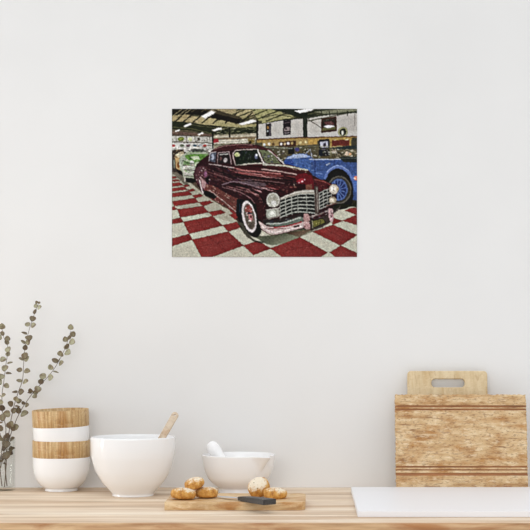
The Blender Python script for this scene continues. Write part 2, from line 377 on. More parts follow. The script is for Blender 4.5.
# ---------------------------------------------------------------- bread board
fd = 3.335; BT = .0200; y_f = fd-D; y_b = y_f+.205
x0, x1 = X(164.3, fd), X(305.4, fd)
me = slab([round_rect(x0, y_f, x1, y_b, (.022, .006, .003, .024), 8), [(x1-.030+.0085*math.cos(R(20*k)), y_b-.035+.0085*math.sin(R(20*k))) for k in range(18)]], BT, .0014, 'bread_board')
me.transform(Matrix.Translation((0, 0, BT/2+.0002)))
o = link('bread_board', me, M['cut_board'], None, (0, 0, CT)); tag(o, 'low wooden cutting board with a finger hole, carrying bread rolls and a knife', 'cutting board')

# ---------------------------------------------------------------- bread rolls
def roll(seed, rx, ry, rz, cuts_):
    bm = bmesh.new(); bmesh.ops.create_icosphere(bm, subdivisions=5, radius=1)
    for v in bm.verts:
        p = v.co.copy(); s = Vector((seed*3.1, seed, 0))
        z = p.z
        if z < 0: z = -.80*(1-(1-abs(z))**1.6)
        k = 1+.045*noise.noise(p*1.3+s)+.012*noise.noise(p*4+s)
        c_ = 0
        if p.z > .05:
            for (ax, off) in cuts_:
                d_ = p.x*math.cos(R(ax))+p.y*math.sin(R(ax))-off; c_ += math.exp(-(d_/.075)**2)*min(1, p.z*2.2)
        k -= (.045 if len(cuts_) > 4 else .02)*min(c_, 1)*min(1, max(0, p.z-.15)*2)
        q_ = math.hypot(p.x, p.y); g_ = (1-(1-min(1, q_))**1.35)/max(q_, 1e-6) if q_ > .02 else 1.35
        v.co = (p.x*rx*k*g_, p.y*ry*k*g_, z*rz*k)
    return finish(bm, 'bread_roll')
rolls = [  # centre px, py, distance, rx, ry, rz, tilt, yaw, cuts, label
    (183.3, 493.9, 3.395, .0300, .030, .0150, (0, 3, 10), [(70, -.2), (70, .3)], 'golden bread roll nearest the left end of the board, lower front of three'),
    (206.6, 492.7, 3.425, .0268, .028, .0145, (0, 2, 60), [(10, .1), (100, .1)], 'floured bread roll beside the knife tip, lower right of the left three'),
    (194.3, 483.6, 3.415, .0240, .026, .0140, (4, -17, 20), [(60, 0)], 'smaller bread roll resting tilted on top of two others'),
    (258.6, 487.2, 3.455, .0270, .026, .0215, (32, -27, 0), [(0, -.42), (0, .0), (0, .42), (90, -.3), (90, .2)], 'round floured bread roll with a lattice cut crust, propped upright behind the knife handle'),
    (275.2, 493.6, 3.415, .0285, .028, .0145, (4, 2, 5), [(80, -.3), (80, .1), (80, .5)], 'flatter floured bread roll at the right end of the board'),
]
for i, (px, py, d_, rx, ry, rz, tl, cu_, lab) in enumerate(rolls):
    o = link('bread_roll', roll(i+2, rx, ry, rz, cu_), M['bread'], None, (X(px, d_), d_-D, Z(py, d_)), tuple(R(q) for q in tl), smooth=True)
    tag(o, lab, 'bread roll', 'seeded bread rolls on the board')

# ---------------------------------------------------------------- knife
zt = CT+BT+.0004
kn = empty('bread_knife', (0, 0, zt)); tag(kn, 'short knife with a dark squared handle lying across the front of the bread board', 'knife')
A = Vector((X(240.5, 3.362), 3.362-D, 0)); B = Vector((X(270.0, 3.268), 3.268-D, 0)); dv = (B-A).normalized(); nv = Vector((-dv.y, dv.x, 0))
bm = bmesh.new(); rings = []
for t, hw_, h0, h1 in ((0, .0085, .0015, .0100), (.25, .0125, .0008, .0118), (.6, .0160, .0004, .0128), (1, .0180, .0004, .0130)):
    c_ = A+(B-A)*t; rings.append([bm.verts.new(tuple(c_+nv*s_*hw_+Vector((0, 0, h_)))) for s_, h_ in ((-1, h0), (1, h0), (1, h1), (-1, h1))])
for P_, Q_ in zip(rings[:-1], rings[1:]):
    for k in range(4): bm.faces.new((P_[k], P_[(k+1) % 4], Q_[(k+1) % 4], Q_[k]))
bm.faces.new(rings[0]); bm.faces.new(rings[-1][::-1])
bmesh.ops.bevel(bm, geom=bm.edges[:], offset=.0010, segments=2, affect='EDGES')
link('handle', finish(bm, 'handle'), M['handle'], kn)
bm = bmesh.new(); E = A-dv*.001; F_ = A+(dv*-.010)
rings = []
for t, hw_ in ((.006, .0062), (-.006, .0058), (-.009, .0045)):
    c_ = A+dv*t; rings.append([bm.verts.new(tuple(c_+nv*s_*hw_+Vector((0, 0, h_)))) for s_, h_ in ((-1, .003), (1, .003), (1, .0088), (-1, .0088))])
for P_, Q_ in zip(rings[:-1], rings[1:]):
    for k in range(4): bm.faces.new((P_[k], P_[(k+1) % 4], Q_[(k+1) % 4], Q_[k]))
bm.faces.new(rings[0]); bm.faces.new(rings[-1][::-1])
link('bolster', finish(bm, 'bolster'), M['steel'], kn)
T = Vector((X(216.5, 3.437), 3.437-D, 0)); bl = A-dv*.007; ax = (T-bl); n_ = 14; bm = bmesh.new(); ed = Vector((-ax.y, ax.x, 0)).normalized()
sp_ = []; eg = []
for k in range(n_+1):
    t = k/n_; c_ = bl+ax*t; wd = .010*(1-t**3.2)+.0002
    zc = .0058*(1-t)+.0022*t
    sp_.append((c_+ed*-.3*wd, zc+.001)); eg.append((c_+ed*.9*wd+ed*.002*math.sin(t*3), zc))
top = [bm.verts.new((p.x, p.y, z+.0006)) for p, z in sp_]; bot = [bm.verts.new((p.x, p.y, z-.0006)) for p, z in sp_]; edg = [bm.verts.new((p.x, p.y, z)) for p, z in eg]
for k in range(n_):
    bm.faces.new((top[k], top[k+1], edg[k+1], edg[k])); bm.faces.new((bot[k+1], bot[k], edg[k], edg[k+1])); bm.faces.new((top[k+1], top[k], bot[k], bot[k+1]))
bm.faces.new((top[0], edg[0], bot[0])); bm.faces.new((top[-1], bot[-1], edg[-1]))
link('blade', finish(bm, 'blade'), M['steel'], kn)

# ---------------------------------------------------------------- glass vase and eucalyptus
vd = 3.822; vx, vy = X(1.2, vd), vd-D; vr = 13.7*3.822/F; vh = .142
pr = [(0, 0), (vr-.002, 0), (vr, .002), (vr, vh-.0012), (vr-.0012, vh), (vr-.0026, vh-.0012), (vr-.0028, .012), (vr-.006, .0085), (0, .008)]
o = link('glass_vase', finish(lathe(pr, 72), 'glass_vase'), M['glass'], None, (vx, vy, CT), smooth=True)
tag(o, 'clear straight glass vase holding dried eucalyptus branches', 'vase')
def leaf(bm, tone_l, base_p, dirv, nrm, ln, wd, tone):
    dirv = dirv.normalized(); s_ = dirv.cross(nrm)
    if s_.length < 1e-3: s_ = Vector((1, 0, 0))
    s_.normalize(); n_ = s_.cross(dirv).normalized(); N = 8; rows = []
    pet = ln*.16
    for i in range(N+1):
        t = i/N; half = wd*.5*math.sin(math.pi*min(1, t**.78))**.62 if 0 < t < 1 else 0
        row = []
        for j in (-1, -.5, 0, .5, 1):
            p = base_p+dirv*(pet+t*ln)+s_*half*j+n_*(.16*wd*(j*j)*(half/(wd*.5+1e-9))+.10*ln*t*t)
            row.append(bm.verts.new(p)); tone_l.append(min(1, max(0, tone+(.12 if abs(j) < .2 else 0)-.25*(t > .85)-.18*(t < .12))))
        rows.append(row)
    for a_, b_ in zip(rows[:-1], rows[1:]):
        for j in range(4): bm.faces.new((a_[j], a_[j+1], b_[j+1], b_[j]))
def pixpt(px, py, d_): return Vector((X(px, d_), d_-D, Z(py, d_)))
# branch: stem points (px, py, extra depth), leaf clusters (px, py, size px, first angle deg, tone)
branches = [
  ('tall eucalyptus branch rising highest, just right of the vase centre',
   [(4.5, 487, 0), (6, 468, .0), (7, 450, 0), (9, 432, -.002), (13, 410, -.004), (18, 393, -.006), (22.5, 380, -.008), (23.6, 364, -.01), (25, 348, -.012), (28.6, 332, -.016), (33, 318, -.02), (38.3, 304, -.02)],
   [(38.2, 304.2, 3.2, (120, 55), .35), (39.2, 308.2, 4.8, (15, 110), .6), (34.4, 315.4, 5.8, (-100, 70), .15), (31.4, 326.6, 6.0, (12, 152), .55), (27.6, 333.8, 6.6, (-60, 160), .15),
    (26.6, 343.8, 5.8, (35, 140), .4), (24.4, 351.6, 6.8, (-75, 80), .3), (23.6, 361.6, 6, (35, 150), .5), (24, 370, 6.6, (-10, 175), .45), (23.2, 382.2, 6.6, (10, 155), .6), (18.6, 391.6, 6.4, (10, 175), .2),
    (19.6, 402, 6, (75, 20), .45), (14.6, 405, 6.4, (150, -15), .2), (11.6, 415.6, 7.6, (170, 60), .3), (10.4, 426, 6.6, (60, -20), .35), (6.6, 438.6, 7.2, (-100, 100), .05), (6.8, 451, 7.6, (-90, 10), .1)]),
  ('eucalyptus branch bending furthest to the right over the stacked bowls',
   [(7, 486, .002), (5, 462, .004), (8, 444, .004), (13, 428, .004), (20, 412, .006), (27, 401, .006), (36, 389, .006), (45, 380, .006), (54, 369, .006), (62, 355, .006), (67, 343, .004), (70.8, 331, .0)],
   [(70.7, 330.6, 6.4, (85, -60), .5), (70.0, 340.8, 6.6, (-20, 60), .5), (64.6, 342.4, 5.8, (100, -80), .3), (66.2, 351.4, 6.8, (-30, 60), .55), (60.4, 356.6, 6.6, (80, -120), .5), (59.4, 365.6, 7, (15, 140), .4),
    (50.8, 369.6, 6, (100, -20), .6), (47.6, 378.6, 7.4, (10, 160), .5), (39.6, 384.8, 6.8, (-110, 70), .25), (30.4, 393, 5.2, (100, 170), .15), (33.6, 395.6, 5.8, (-40, 20), .5), (25.6, 405.6, 5, (4, 120), .2), (20.6, 415.4, 8, (10, 100), .3), (14.6, 427, 6, (15, 170), .3), (9.6, 440.6, 6.4, (20, 150), .15), (11.6, 451.4, 6.4, (20, -35), .05)]),
  ('eucalyptus branch leaning left, cut by the left edge of the picture',
   [(2, 486, -.004), (0, 466, -.004), (2.4, 446, -.006), (6, 430, -.006), (2.6, 412, -.006), (2, 396, -.006), (4, 380, -.006), (6, 364, -.006), (8, 348, -.006), (4, 338, -.006), (2.2, 329, -.006)],
   [(2.4, 330.8, 6.2, (90, -90), .5), (2.6, 339.4, 6.6, (170, -10), .55), (7.8, 346.6, 6.4, (-70, 110), .55), (4.6, 355.2, 6.2, (-130, 70), .55), (8, 363.8, 7, (-100, 10), .45), (3, 373, 7, (-120, -5), .4), (3.6, 384.2, 6.8, (160, -40), .6),
    (-2, 396.2, 6, (10, 190), .3), (.4, 405, 6, (100, 200), .5), (2.6, 413.4, 7.4, (-80, 100), .15), (2, 428, 6.6, (-160, 20), .15), (1, 440, 6.6, (100, -60), .15), (-1, 452, 6.6, (160, -60), .1)]),
  ('short eucalyptus branch low in the vase, darkest leaves',
   [(-3, 486, .010), (0, 470, .010), (4, 452, .012), (1, 436, .012), (-4, 424, .014)],
   [(4, 452.6, 6, (-30, 100), .05), (4.4, 462, 5, (120, -30), .05), (1, 438, 6, (0, 160), .2), (-4, 424, 6, (100, 10), .3)]),
]
for bi, (lab, st, lf) in enumerate(branches):
    rg = random.Random(bi*11+3)
    t = empty('eucalyptus_branch', (0, 0, 0)); tag(t, lab, 'branch', 'dried eucalyptus branches in the vase')
    pts = spline([pixpt(px, py, vd+dz-.004) for px, py, dz in st], 5)
    org = pts[0].copy(); t.location = org; pts = [p-org for p in pts]
    bm = bmesh.new(); tube(bm, pts, [.0013*(1-.62*i/len(pts)) for i in range(len(pts))], 8)
    link('stem', finish(bm, 'stem'), M['stem'], t, smooth=True)
    bm = bmesh.new(); tones = []
    for (px, py, sz, angs, tone) in lf:
        c_ = pixpt(px, py, vd)-org
        near = min(pts, key=lambda p: (p.x-c_.x)**2+(p.z-c_.z)**2)
        for q, a_ in enumerate(angs):
            ln = sz*1.14*vd/F*rg.uniform(.86, 1.04)*(1.0 if q == 0 else .84)
            d2 = Vector((math.cos(R(a_)), (-.45 if q == 0 else .35)+rg.uniform(-.2, .2), math.sin(R(a_))))
            nr = Vector((rg.uniform(-.35, .35), -1, rg.uniform(.0, .9)))
            wide = ln*rg.uniform(.86, 1.04)
            if q == 1 and rg.random() < .45: nr = Vector((rg.uniform(-.3, .3), -.35, 1))
            b0 = near if (near-c_).length < .0105 else c_+(near-c_).normalized()*.004
            off = Vector((c_.x-near.x, 0, c_.z-near.z))*.55
            leaf(bm, tones, near+off*(.6 if q == 0 else .2), d2, nr, ln, wide, tone+rg.uniform(-.1, .12)+(-.12 if q else .08))
    me = bpy.data.meshes.new('leaves'); bm.to_mesh(me); bm.free()
    at_ = me.attributes.new('tone', 'FLOAT', 'POINT'); at_.data.foreach_set('value', tones)
    lo_ = link('leaves', me, M['leaf'], t, smooth=True)
    so = lo_.modifiers.new('thickness', 'SOLIDIFY'); so.thickness = .0004

# ---------------------------------------------------------------- poster on the wall
# ---------------------------------------------------------------- printed picture of the poster
# painted once into an array of print colours (sRGB 0-255); coordinates are print units (185 x 148)
PX0, PY0, PW, PH, PK = 172.0, 109.0, 185, 148, 3
class Print:
    def __init__(s):
        s.W, s.H = PW*PK+1, PH*PK+1
        s.a = np.zeros((s.H, s.W, 3)); s.a[:] = (60, 55, 45)
        s.rng = np.random.default_rng(7)
        xs = PX0+np.arange(s.W)/PK; ys = PY0+np.arange(s.H)/PK
        s.X, s.Y = np.meshgrid(xs, ys)
    def box(s, x0, y0, x1, y1, m=1.0):
        i0 = max(0, int((x0-m-PX0)*PK)); i1 = min(s.W, int((x1+m-PX0)*PK)+2)
        j0 = max(0, int((y0-m-PY0)*PK)); j1 = min(s.H, int((y1+m-PY0)*PK)+2)
        return slice(j0, max(j0, j1)), slice(i0, max(i0, i1))
    def mask(s, pts):
        p = np.array(pts, float)
        sl = s.box(p[:, 0].min(), p[:, 1].min(), p[:, 0].max(), p[:, 1].max())
        X, Y = s.X[sl], s.Y[sl]
        cov = np.zeros(X.shape)
        for dx, dy in ((-.11, -.04), (.04, -.11), (.11, .04), (-.04, .11)):
            x, y = X+dx, Y+dy; ins = np.zeros(X.shape, bool)
            for k in range(len(p)):
                (xa, ya), (xb, yb) = p[k-1], p[k]
                if ya == yb: continue
                ins ^= ((ya > y) != (yb > y)) & (x < (xb-xa)*(y-ya)/(yb-ya)+xa)
            cov += ins*.25
        return sl, cov
    def put(s, sl, cov, c, al=1.0, c2=None, d=None):
        cov = cov*al
        c = np.array(c, float)
        if c2 is not None:                      # linear change of ink between two colours
            X, Y = s.X[sl], s.Y[sl]; (xa, ya), (xb, yb) = d
            t = ((X-xa)*(xb-xa)+(Y-ya)*(yb-ya))/((xb-xa)**2+(yb-ya)**2+1e-9)
            t = np.clip(t, 0, 1)[..., None]; c = c*(1-t)+np.array(c2, float)*t
        s.a[sl] = s.a[sl]*(1-cov[..., None])+c*cov[..., None]
    def poly(s, pts, c, al=1.0, c2=None, d=None, smooth=False):
        if smooth: pts = s.curve(pts)
        sl, cov = s.mask(pts); s.put(sl, cov, c, al, c2, d); return sl, cov
    def curve(s, pts, n=6, closed=True):
        p = np.array(pts, float); out = []; N = len(p)
        rng = range(N) if closed else range(N-1)
        for i in rng:
            if closed: a, b, c, d = p[i-1], p[i], p[(i+1) % N], p[(i+2) % N]
            else: a, b, c, d = p[max(i-1, 0)], p[i], p[i+1], p[min(i+2, N-1)]
            for k in range(n):
                t = k/n
                out.append(.5*((2*b)+(c-a)*t+(2*a-5*b+4*c-d)*t*t+(3*b-a-3*c+d)*t**3))
        if not closed: out.append(p[-1])
        return out
    def line(s, pts, w, c, al=1.0, smooth=False):
        if smooth: pts = s.curve(pts, closed=False)
        p = np.array(pts, float)
        sl = s.box(p[:, 0].min(), p[:, 1].min(), p[:, 0].max(), p[:, 1].max(), w+1)
        X, Y = s.X[sl], s.Y[sl]; D = np.full(X.shape, 1e9)
        for (xa, ya), (xb, yb) in zip(p[:-1], p[1:]):
            L = (xb-xa)**2+(yb-ya)**2+1e-9
            t = np.clip(((X-xa)*(xb-xa)+(Y-ya)*(yb-ya))/L, 0, 1)
            D = np.minimum(D, np.hypot(X-xa-t*(xb-xa), Y-ya-t*(yb-ya)))
        s.put(sl, np.clip((w/2-D)*PK+.5, 0, 1), c, al)
    def ell(s, cx, cy, rx, ry, c, al=1.0, rot=0, ring=None, c2=None, d=None):
        r = max(rx, ry); sl = s.box(cx-r, cy-r, cx+r, cy+r, 2)
        X, Y = s.X[sl]-cx, s.Y[sl]-cy; t = math.radians(rot)
        u = X*math.cos(t)+Y*math.sin(t); v = -X*math.sin(t)+Y*math.cos(t)
        q = np.hypot(u/rx, v/ry); m = min(rx, ry)
        cov = np.clip((1-q)*m*PK+.5, 0, 1)
        if ring is not None: cov = cov*np.clip((q-ring)*m*PK+.5, 0, 1)
        s.put(sl, cov, c, al, c2, d); return sl, cov
    def specks(s, pts, n, cols, w=(.5, 2.2), h=(.4, 1.1), al=.7, slope=0.0):
        p = np.array(pts, float); x0, y0 = p.min(0); x1, y1 = p.max(0)
        sl, cov = s.mask(pts); keep = s.a[sl].copy()
        for k in range(n):
            x, y = s.rng.uniform(x0, x1), s.rng.uniform(y0, y1)
            ww, hh = s.rng.uniform(*w), s.rng.uniform(*h); sy = slope*ww
            s.poly([(x-ww/2, y-hh/2-sy/2), (x+ww/2, y-hh/2+sy/2), (x+ww/2, y+hh/2+sy/2), (x-ww/2, y+hh/2-sy/2)],
                   cols[int(s.rng.integers(len(cols)))], al)
        s.a[sl] = keep*(1-cov[..., None])+s.a[sl]*cov[..., None]
    def grain(s, pts, amp):
        sl, cov = s.mask(pts); h, w = cov.shape
        n = s.rng.normal(0, 1, (h//2+2, w//2+2)).repeat(2, 0).repeat(2, 1)[:h, :w]
        s.a[sl] += (n*amp*cov)[..., None]

def paint_print():
    P = Print(); poly, line, ell, specks = P.poly, P.line, P.ell, P.specks
    RED, WHT = (126, 40, 36), (190, 185, 162)
    # --- roof of the hall
    poly([(172, 109), (357, 109), (357, 142), (172, 142)], (66, 64, 44))
    for q, c in (([(172, 116), (186, 114), (200, 118), (197, 122), (172, 121.5)], (158, 138, 92)),
                 ([(184, 118), (201, 116), (216, 119), (208, 124), (190, 122)], (176, 156, 108)),
                 ([(200, 120), (215, 118), (236, 123), (222, 126), (196, 124)], (172, 156, 104)),
                 ([(216, 121), (240, 124.5), (258, 124), (256, 129), (228, 128), (214, 126)], (150, 140, 92)),
                 ([(200, 109), (238, 109), (231, 115), (216, 114)], (150, 132, 92)),
                 ([(228, 114), (242, 109.5), (262, 110), (252, 117.5), (240, 119)], (168, 152, 104)),
                 ([(252, 109), (276, 109), (284, 114), (272, 119), (258, 121)], (150, 146, 90)),
                 ([(262, 113), (290, 114.5), (300, 117), (285, 120), (262, 124)], (158, 152, 100)),
                 ([(172, 123), (184, 125), (200, 129), (212, 133), (172, 130)], (92, 78, 54))):
        poly(q, c)
    specks([(172, 114), (258, 114), (258, 129), (172, 129)], 130, [(200, 180, 130), (120, 105, 66), (90, 82, 50), (190, 172, 120)], (1, 4), (.3, .8), .45, .1)
    specks([(222, 109), (300, 109), (300, 120), (222, 123)], 130, [(196, 184, 134), (110, 112, 62), (146, 142, 84)], (1, 4), (.3, .8), .45, -.25)
    for x in (177, 186, 196, 206, 217, 229, 244):                     # purlins between the beams
        line([(x-4, 123), (x+8, 113)], 1.3, (34, 30, 20), .9)
    for x in (232, 243, 255, 268, 282):
        line([(x-16, 121), (x+12, 110)], 1.2, (44, 44, 24), .9)
    poly([(172, 109), (203, 109), (217, 113.5), (241, 119.5), (239, 124), (216, 119), (196, 114.5), (172, 115)], (26, 22, 14))
    poly([(200, 109), (214, 109), (240, 117), (244, 120), (216, 114)], (60, 52, 34))
    for x in (175, 180, 184):
        line([(x-2, 116), (x+7, 109)], .6, (186, 170, 120), .8)
    for x in (196, 206, 214):
        line([(x, 109), (x-5, 112)], .6, (140, 124, 84), .6)
    poly([(172, 121), (186, 122.6), (216, 126), (240, 127.5), (257, 126.5), (257, 135), (214, 134), (190, 130.5), (172, 129)], (36, 40, 22))
    line([(172, 127), (190, 128.5), (214, 134)], .8, (96, 92, 56), .8)
    line([(190, 124.6), (216, 128), (257, 129)], .7, (104, 98, 62), .8)
    specks([(216, 127), (257, 126), (257, 135), (216, 135)], 90, [(150, 148, 104), (24, 26, 14), (112, 112, 70), (190, 186, 150)], (1, 3), (.3, .7), .7, -.1)
    poly([(270, 109), (296, 109), (303, 114), (314, 110), (330, 109), (312, 116), (308, 119), (300, 118.5), (286, 113)], (32, 38, 24))
    line([(262, 118), (275, 114.5), (300, 118)], .8, (56, 56, 32))
    line([(262, 124), (286, 119.5), (302, 118)], 1.6, (36, 38, 20))
    poly([(172, 130.5), (213, 134.5), (213, 136.5), (172, 135)], (98, 76, 62))
    specks([(172, 131), (213, 134.5), (213, 137), (172, 135)], 30, [(140, 110, 90), (70, 52, 40)], (1, 4), (.3, .6), .7)
    # lamps of the hall, as printed
    for q in ([(201, 116), (211.5, 110.6), (215.4, 112.4), (205, 118.4)], [(183.7, 125.8), (190, 123), (191.8, 124.4), (185.4, 127.2)],
              [(174.6, 131), (179, 129.2), (179.8, 130.4), (175.6, 132)], [(197.2, 134.2), (202.2, 132.2), (204, 133.3), (199, 135.2)],
              [(238.4, 123.5), (252.8, 119.5), (256.6, 121.4), (242.4, 125)], [(212, 129.7), (221, 127.4), (222, 129.5), (214, 131)],
              [(294, 111), (304, 109), (314, 109), (311, 110.6), (299.7, 113.2)]):
        cx = sum(a for a, b in q)/4; cy = sum(b for a, b in q)/4
        poly([(cx+(a-cx)*1.16, cy+(b-cy)*1.4) for a, b in q], (170, 160, 130), .6); poly(q, (250, 246, 244))
    # --- walls of the hall
    poly([(172, 135), (213, 136.6), (213, 152), (172, 152)], (184, 180, 168))
    poly([(172, 142), (214, 143), (214, 152), (172, 152)], (206, 203, 194))
    line([(172, 141.8), (213, 143)], .8, (70, 58, 44)); line([(172, 135.4), (213, 136.5)], .8, (74, 66, 52))
    for x in (176, 186.5, 195, 207, 210):
        line([(x, 136), (x, 142)], .6, (96, 90, 74))
    ell(181, 139, 3.2, 2, (92, 104, 30)); ell(181, 138.6, 1.6, .8, (140, 148, 60)); ell(190, 139.4, 2, 1.8, (206, 210, 150)); ell(198.6, 139, 1.4, 1.6, (70, 60, 50))
    for x, c in ((173.3, (170, 50, 50)), (182, (70, 80, 50)), (188, (96, 60, 70)), (194.5, (40, 62, 74)), (204.5, (176, 40, 36)), (200, (110, 120, 130)), (209, (120, 110, 100))):
        ell(x, 145.6, 2, 1.2, c, .9)
    specks([(172, 136), (213, 137), (213, 150), (172, 149)], 120, [(230, 228, 220), (110, 104, 92), (150, 150, 140), (60, 54, 46)], (.4, 1.8), (.3, 1), .55)
    poly([(214, 135), (257, 133), (257, 147), (214, 150)], (150, 138, 112))
    for k, (y, c) in enumerate(((136, (196, 186, 158)), (138, (120, 96, 70)), (140, (214, 206, 184)), (142, (206, 198, 182)), (144, (92, 84, 66)))):
        line([(214, y+.8), (236, y+.2), (256, y-.8)], 1.3, c)
    poly([(213, 139), (218, 138.4), (218.6, 142), (213, 143)], (150, 40, 44))
    poly([(247.5, 138.5), (254.6, 138), (254.6, 143.6), (248.5, 143.8)], (120, 96, 44)); ell(250, 142.3, 1.4, 1.2, (26, 18, 14))
    specks([(216, 134), (257, 133), (257, 146), (216, 148)], 90, [(224, 218, 200), (90, 78, 56), (170, 150, 110)], (1, 4), (.3, .7), .55, -.05)
    line([(229.4, 128), (229.4, 136.5)], 1.6, (26, 26, 14)); line([(212.6, 133.6), (212.8, 148)], 1.4, (28, 28, 20))
    wall = [(257.5, 124.5), (275, 121.5), (300, 118.8), (330, 115), (357, 112.5), (357, 138), (257.5, 139.5)]
    poly(wall, (190, 184, 174)); P.grain(wall, 2)
    specks(wall, 70, [(176, 164, 152), (208, 204, 196), (186, 176, 164)], (1, 6), (1, 3), .4)
    poly([(330, 117), (357, 115), (357, 130), (348, 131), (338, 124)], (170, 162, 154), .5)
    line([(308, 121), (357, 111)], .9, (60, 60, 42)); line([(308, 117.5), (332, 113), (357, 112)], 1.8, (44, 50, 32)); line([(308, 114), (325, 111), (357, 109.6)], 1.6, (70, 72, 48))
    poly([(314, 111.5), (345, 109), (357, 109), (357, 111), (325, 114)], (128, 128, 100), .8)
    for x in (313.5, 321, 329, 337, 347):
        line([(x, 111), (x+.4, 116)], .7, (40, 40, 28))
    line([(308, 119), (321, 128)], .7, (70, 64, 56)); line([(354.5, 114), (354.5, 126)], .8, (110, 104, 98), .8)
    poly([(302.4, 113), (307.2, 112), (307, 138.5), (303, 138.5)], (30, 36, 26)); line([(304.7, 118), (304.9, 138)], .6, (64, 70, 54))
    poly([(256, 120), (258.2, 120), (258, 140), (256.4, 141)], (26, 24, 14))
    # framed pictures on the hall's wall
    poly([(283, 120.6), (290.9, 119.8), (290.4, 134.4), (283, 135)], (34, 28, 30)); poly([(284, 128.5), (287, 127), (290, 126.8), (289.6, 131), (284.2, 131.5)], (140, 124, 122)); line([(284.6, 123), (289.4, 122.4)], .8, (104, 88, 88)); line([(284.6, 133), (289, 132.6)], .8, (150, 138, 140)); ell(286, 129, .9, .9, (30, 24, 26))
    poly([(265.8, 124), (271.1, 123.3), (271, 135.8), (266, 136.6)], (36, 30, 32)); ell(267.6, 127.6, 1.2, 1.8, (150, 110, 60)); ell(267.4, 131, .8, 1, (180, 190, 190)); line([(269.8, 125), (269.9, 135)], .9, (92, 84, 96))
    poly([(321, 118.4), (336.4, 116.3), (336.5, 131.2), (321, 132.8)], (62, 34, 22)); poly([(322.2, 119.8), (335.2, 118), (335.2, 129.4), (322.2, 131)], (44, 36, 28))
    poly([(322.2, 128), (335.2, 126.6), (335.2, 129.4), (322.2, 131)], (96, 92, 56)); poly([(322.6, 126.8), (327, 125), (333, 125.4), (334.6, 126.8), (328, 128)], (222, 218, 222)); poly([(324, 122), (331, 121), (334, 123.6), (331, 125.4), (326, 125)], (92, 50, 50)); specks([(322.4, 120), (335, 118.5), (335, 125), (322.4, 126)], 16, [(120, 90, 84), (26, 20, 18), (110, 110, 92)], (.5, 1.6), (.4, .9), .8)
    ell(342.8, 132, 4.8, 5, (176, 172, 122)); ell(342.8, 132, 3.5, 3.8, (40, 42, 30)); ell(342.2, 132.8, 1.1, 2.4, (206, 204, 186)); ell(342.8, 132, 4.8, 5, (96, 96, 56), 1, 0, .93)
    # --- shelves and clutter
    poly([(255, 139.4), (357, 136.6), (357, 160), (255, 160)], (78, 70, 48))
    poly([(257, 139), (357, 136.4), (357, 139.4), (257, 142.4)], (160, 126, 64)); line([(257, 139.6), (300, 137.6), (357, 136.4)], 1, (78, 46, 30))
    poly([(262, 141), (312, 139), (312, 145), (262, 146)], (158, 128, 72)); poly([(279, 142), (296, 140.6), (296, 146.6), (279, 147.6)], (64, 38, 24))
    for x, y, c in ((281, 144, (226, 220, 208)), (284.6, 143.8, (200, 170, 120)), (288, 143.4, (232, 222, 220)), (292, 143, (170, 140, 80)), (269, 144, (210, 200, 180)), (273, 144, (96, 70, 40)), (264, 144.4, (200, 206, 206)), (300, 142.6, (206, 186, 120)), (305.6, 142, (210, 190, 130))):
        ell(x, y, 1.3, 1.4, c)
    poly([(308, 139.4), (317, 138.6), (317, 144), (308, 144.6)], (184, 140, 62)); poly([(318.6, 139.5), (329, 138.8), (329, 156), (318.6, 156)], (30, 28, 30)); poly([(320, 141.6), (328, 141), (328, 147.4), (320, 148)], (176, 176, 190)); ell(324.4, 145, 1.6, 2, (52, 46, 60)); line([(319, 149.2), (329, 148.8)], .8, (96, 92, 60))
    poly([(330, 138.5), (351, 137.6), (351, 146.6), (330, 147.6)], (172, 136, 64)); poly([(331.6, 140.4), (349.4, 139.4), (349.4, 145.6), (331.6, 146.6)], (96, 36, 26)); line([(334, 140), (336, 139.8)], .8, (226, 206, 150)); line([(345, 139.6), (348, 139.4)], 1, (236, 216, 160))
    poly([(352, 137.6), (357, 137.4), (357, 146), (352, 146)], (58, 54, 38))
    clut = [(262, 146), (330, 145), (330, 158), (312, 158), (262, 166)]
    specks(clut, 260, [(34, 34, 30), (120, 126, 84), (170, 172, 158), (60, 66, 40), (96, 92, 70), (206, 204, 190), (70, 66, 96)], (.5, 2.6), (.4, 1.4), .75)
    specks([(330, 149), (357, 148), (357, 158), (330, 158)], 90, [(206, 200, 180), (150, 138, 110), (84, 80, 52), (180, 160, 140), (50, 50, 40)], (.8, 3), (.6, 1.8), .8)
    poly([(329.5, 147.6), (345, 146), (357, 145), (357, 149), (340, 149.2), (330, 148.6)], (38, 46, 44)); line([(330, 147), (342, 146)], .9, (180, 160, 100))
    line([(330.6, 149), (331, 157)], .7, (120, 118, 80)); line([(336, 156), (337.4, 152.5), (340, 153), (341.8, 156)], .8, (40, 36, 30), smooth=True)
    ell(346.5, 153.6, 1.6, 2.2, (206, 178, 150)); ell(350, 154, 1.2, 1.4, (220, 160, 110)); ell(297, 149.6, 2.4, 2, (64, 60, 112)); poly([(288, 147), (294, 146.6), (294, 154), (288, 154.4)], (22, 22, 20)); ell(321, 153, 1.8, 3.6, (24, 28, 36)); line([(304, 155), (310, 149), (312, 157)], .7, (170, 180, 200))
    line([(262, 147), (292, 148.4)], .8, (150, 150, 130)); line([(262, 147.6), (330, 146.2)], .7, (110, 106, 70), .7)
    # --- far floor behind the blue car
    poly([(300, 190), (357, 190), (357, 257), (300, 257)], (40, 38, 26)); poly([(172, 168), (240, 168), (240, 212), (172, 212)], (84, 66, 52))
    # --- chequered floor, left
    poly([(172, 171), (180, 174), (206, 196), (232, 212), (270, 232), (312, 229), (340, 205), (357, 207.4), (357, 257), (172, 257)], WHT)
    poly([(172, 171), (180, 174), (206, 196), (232, 212), (244, 226), (172, 205)], (140, 128, 108), .5)
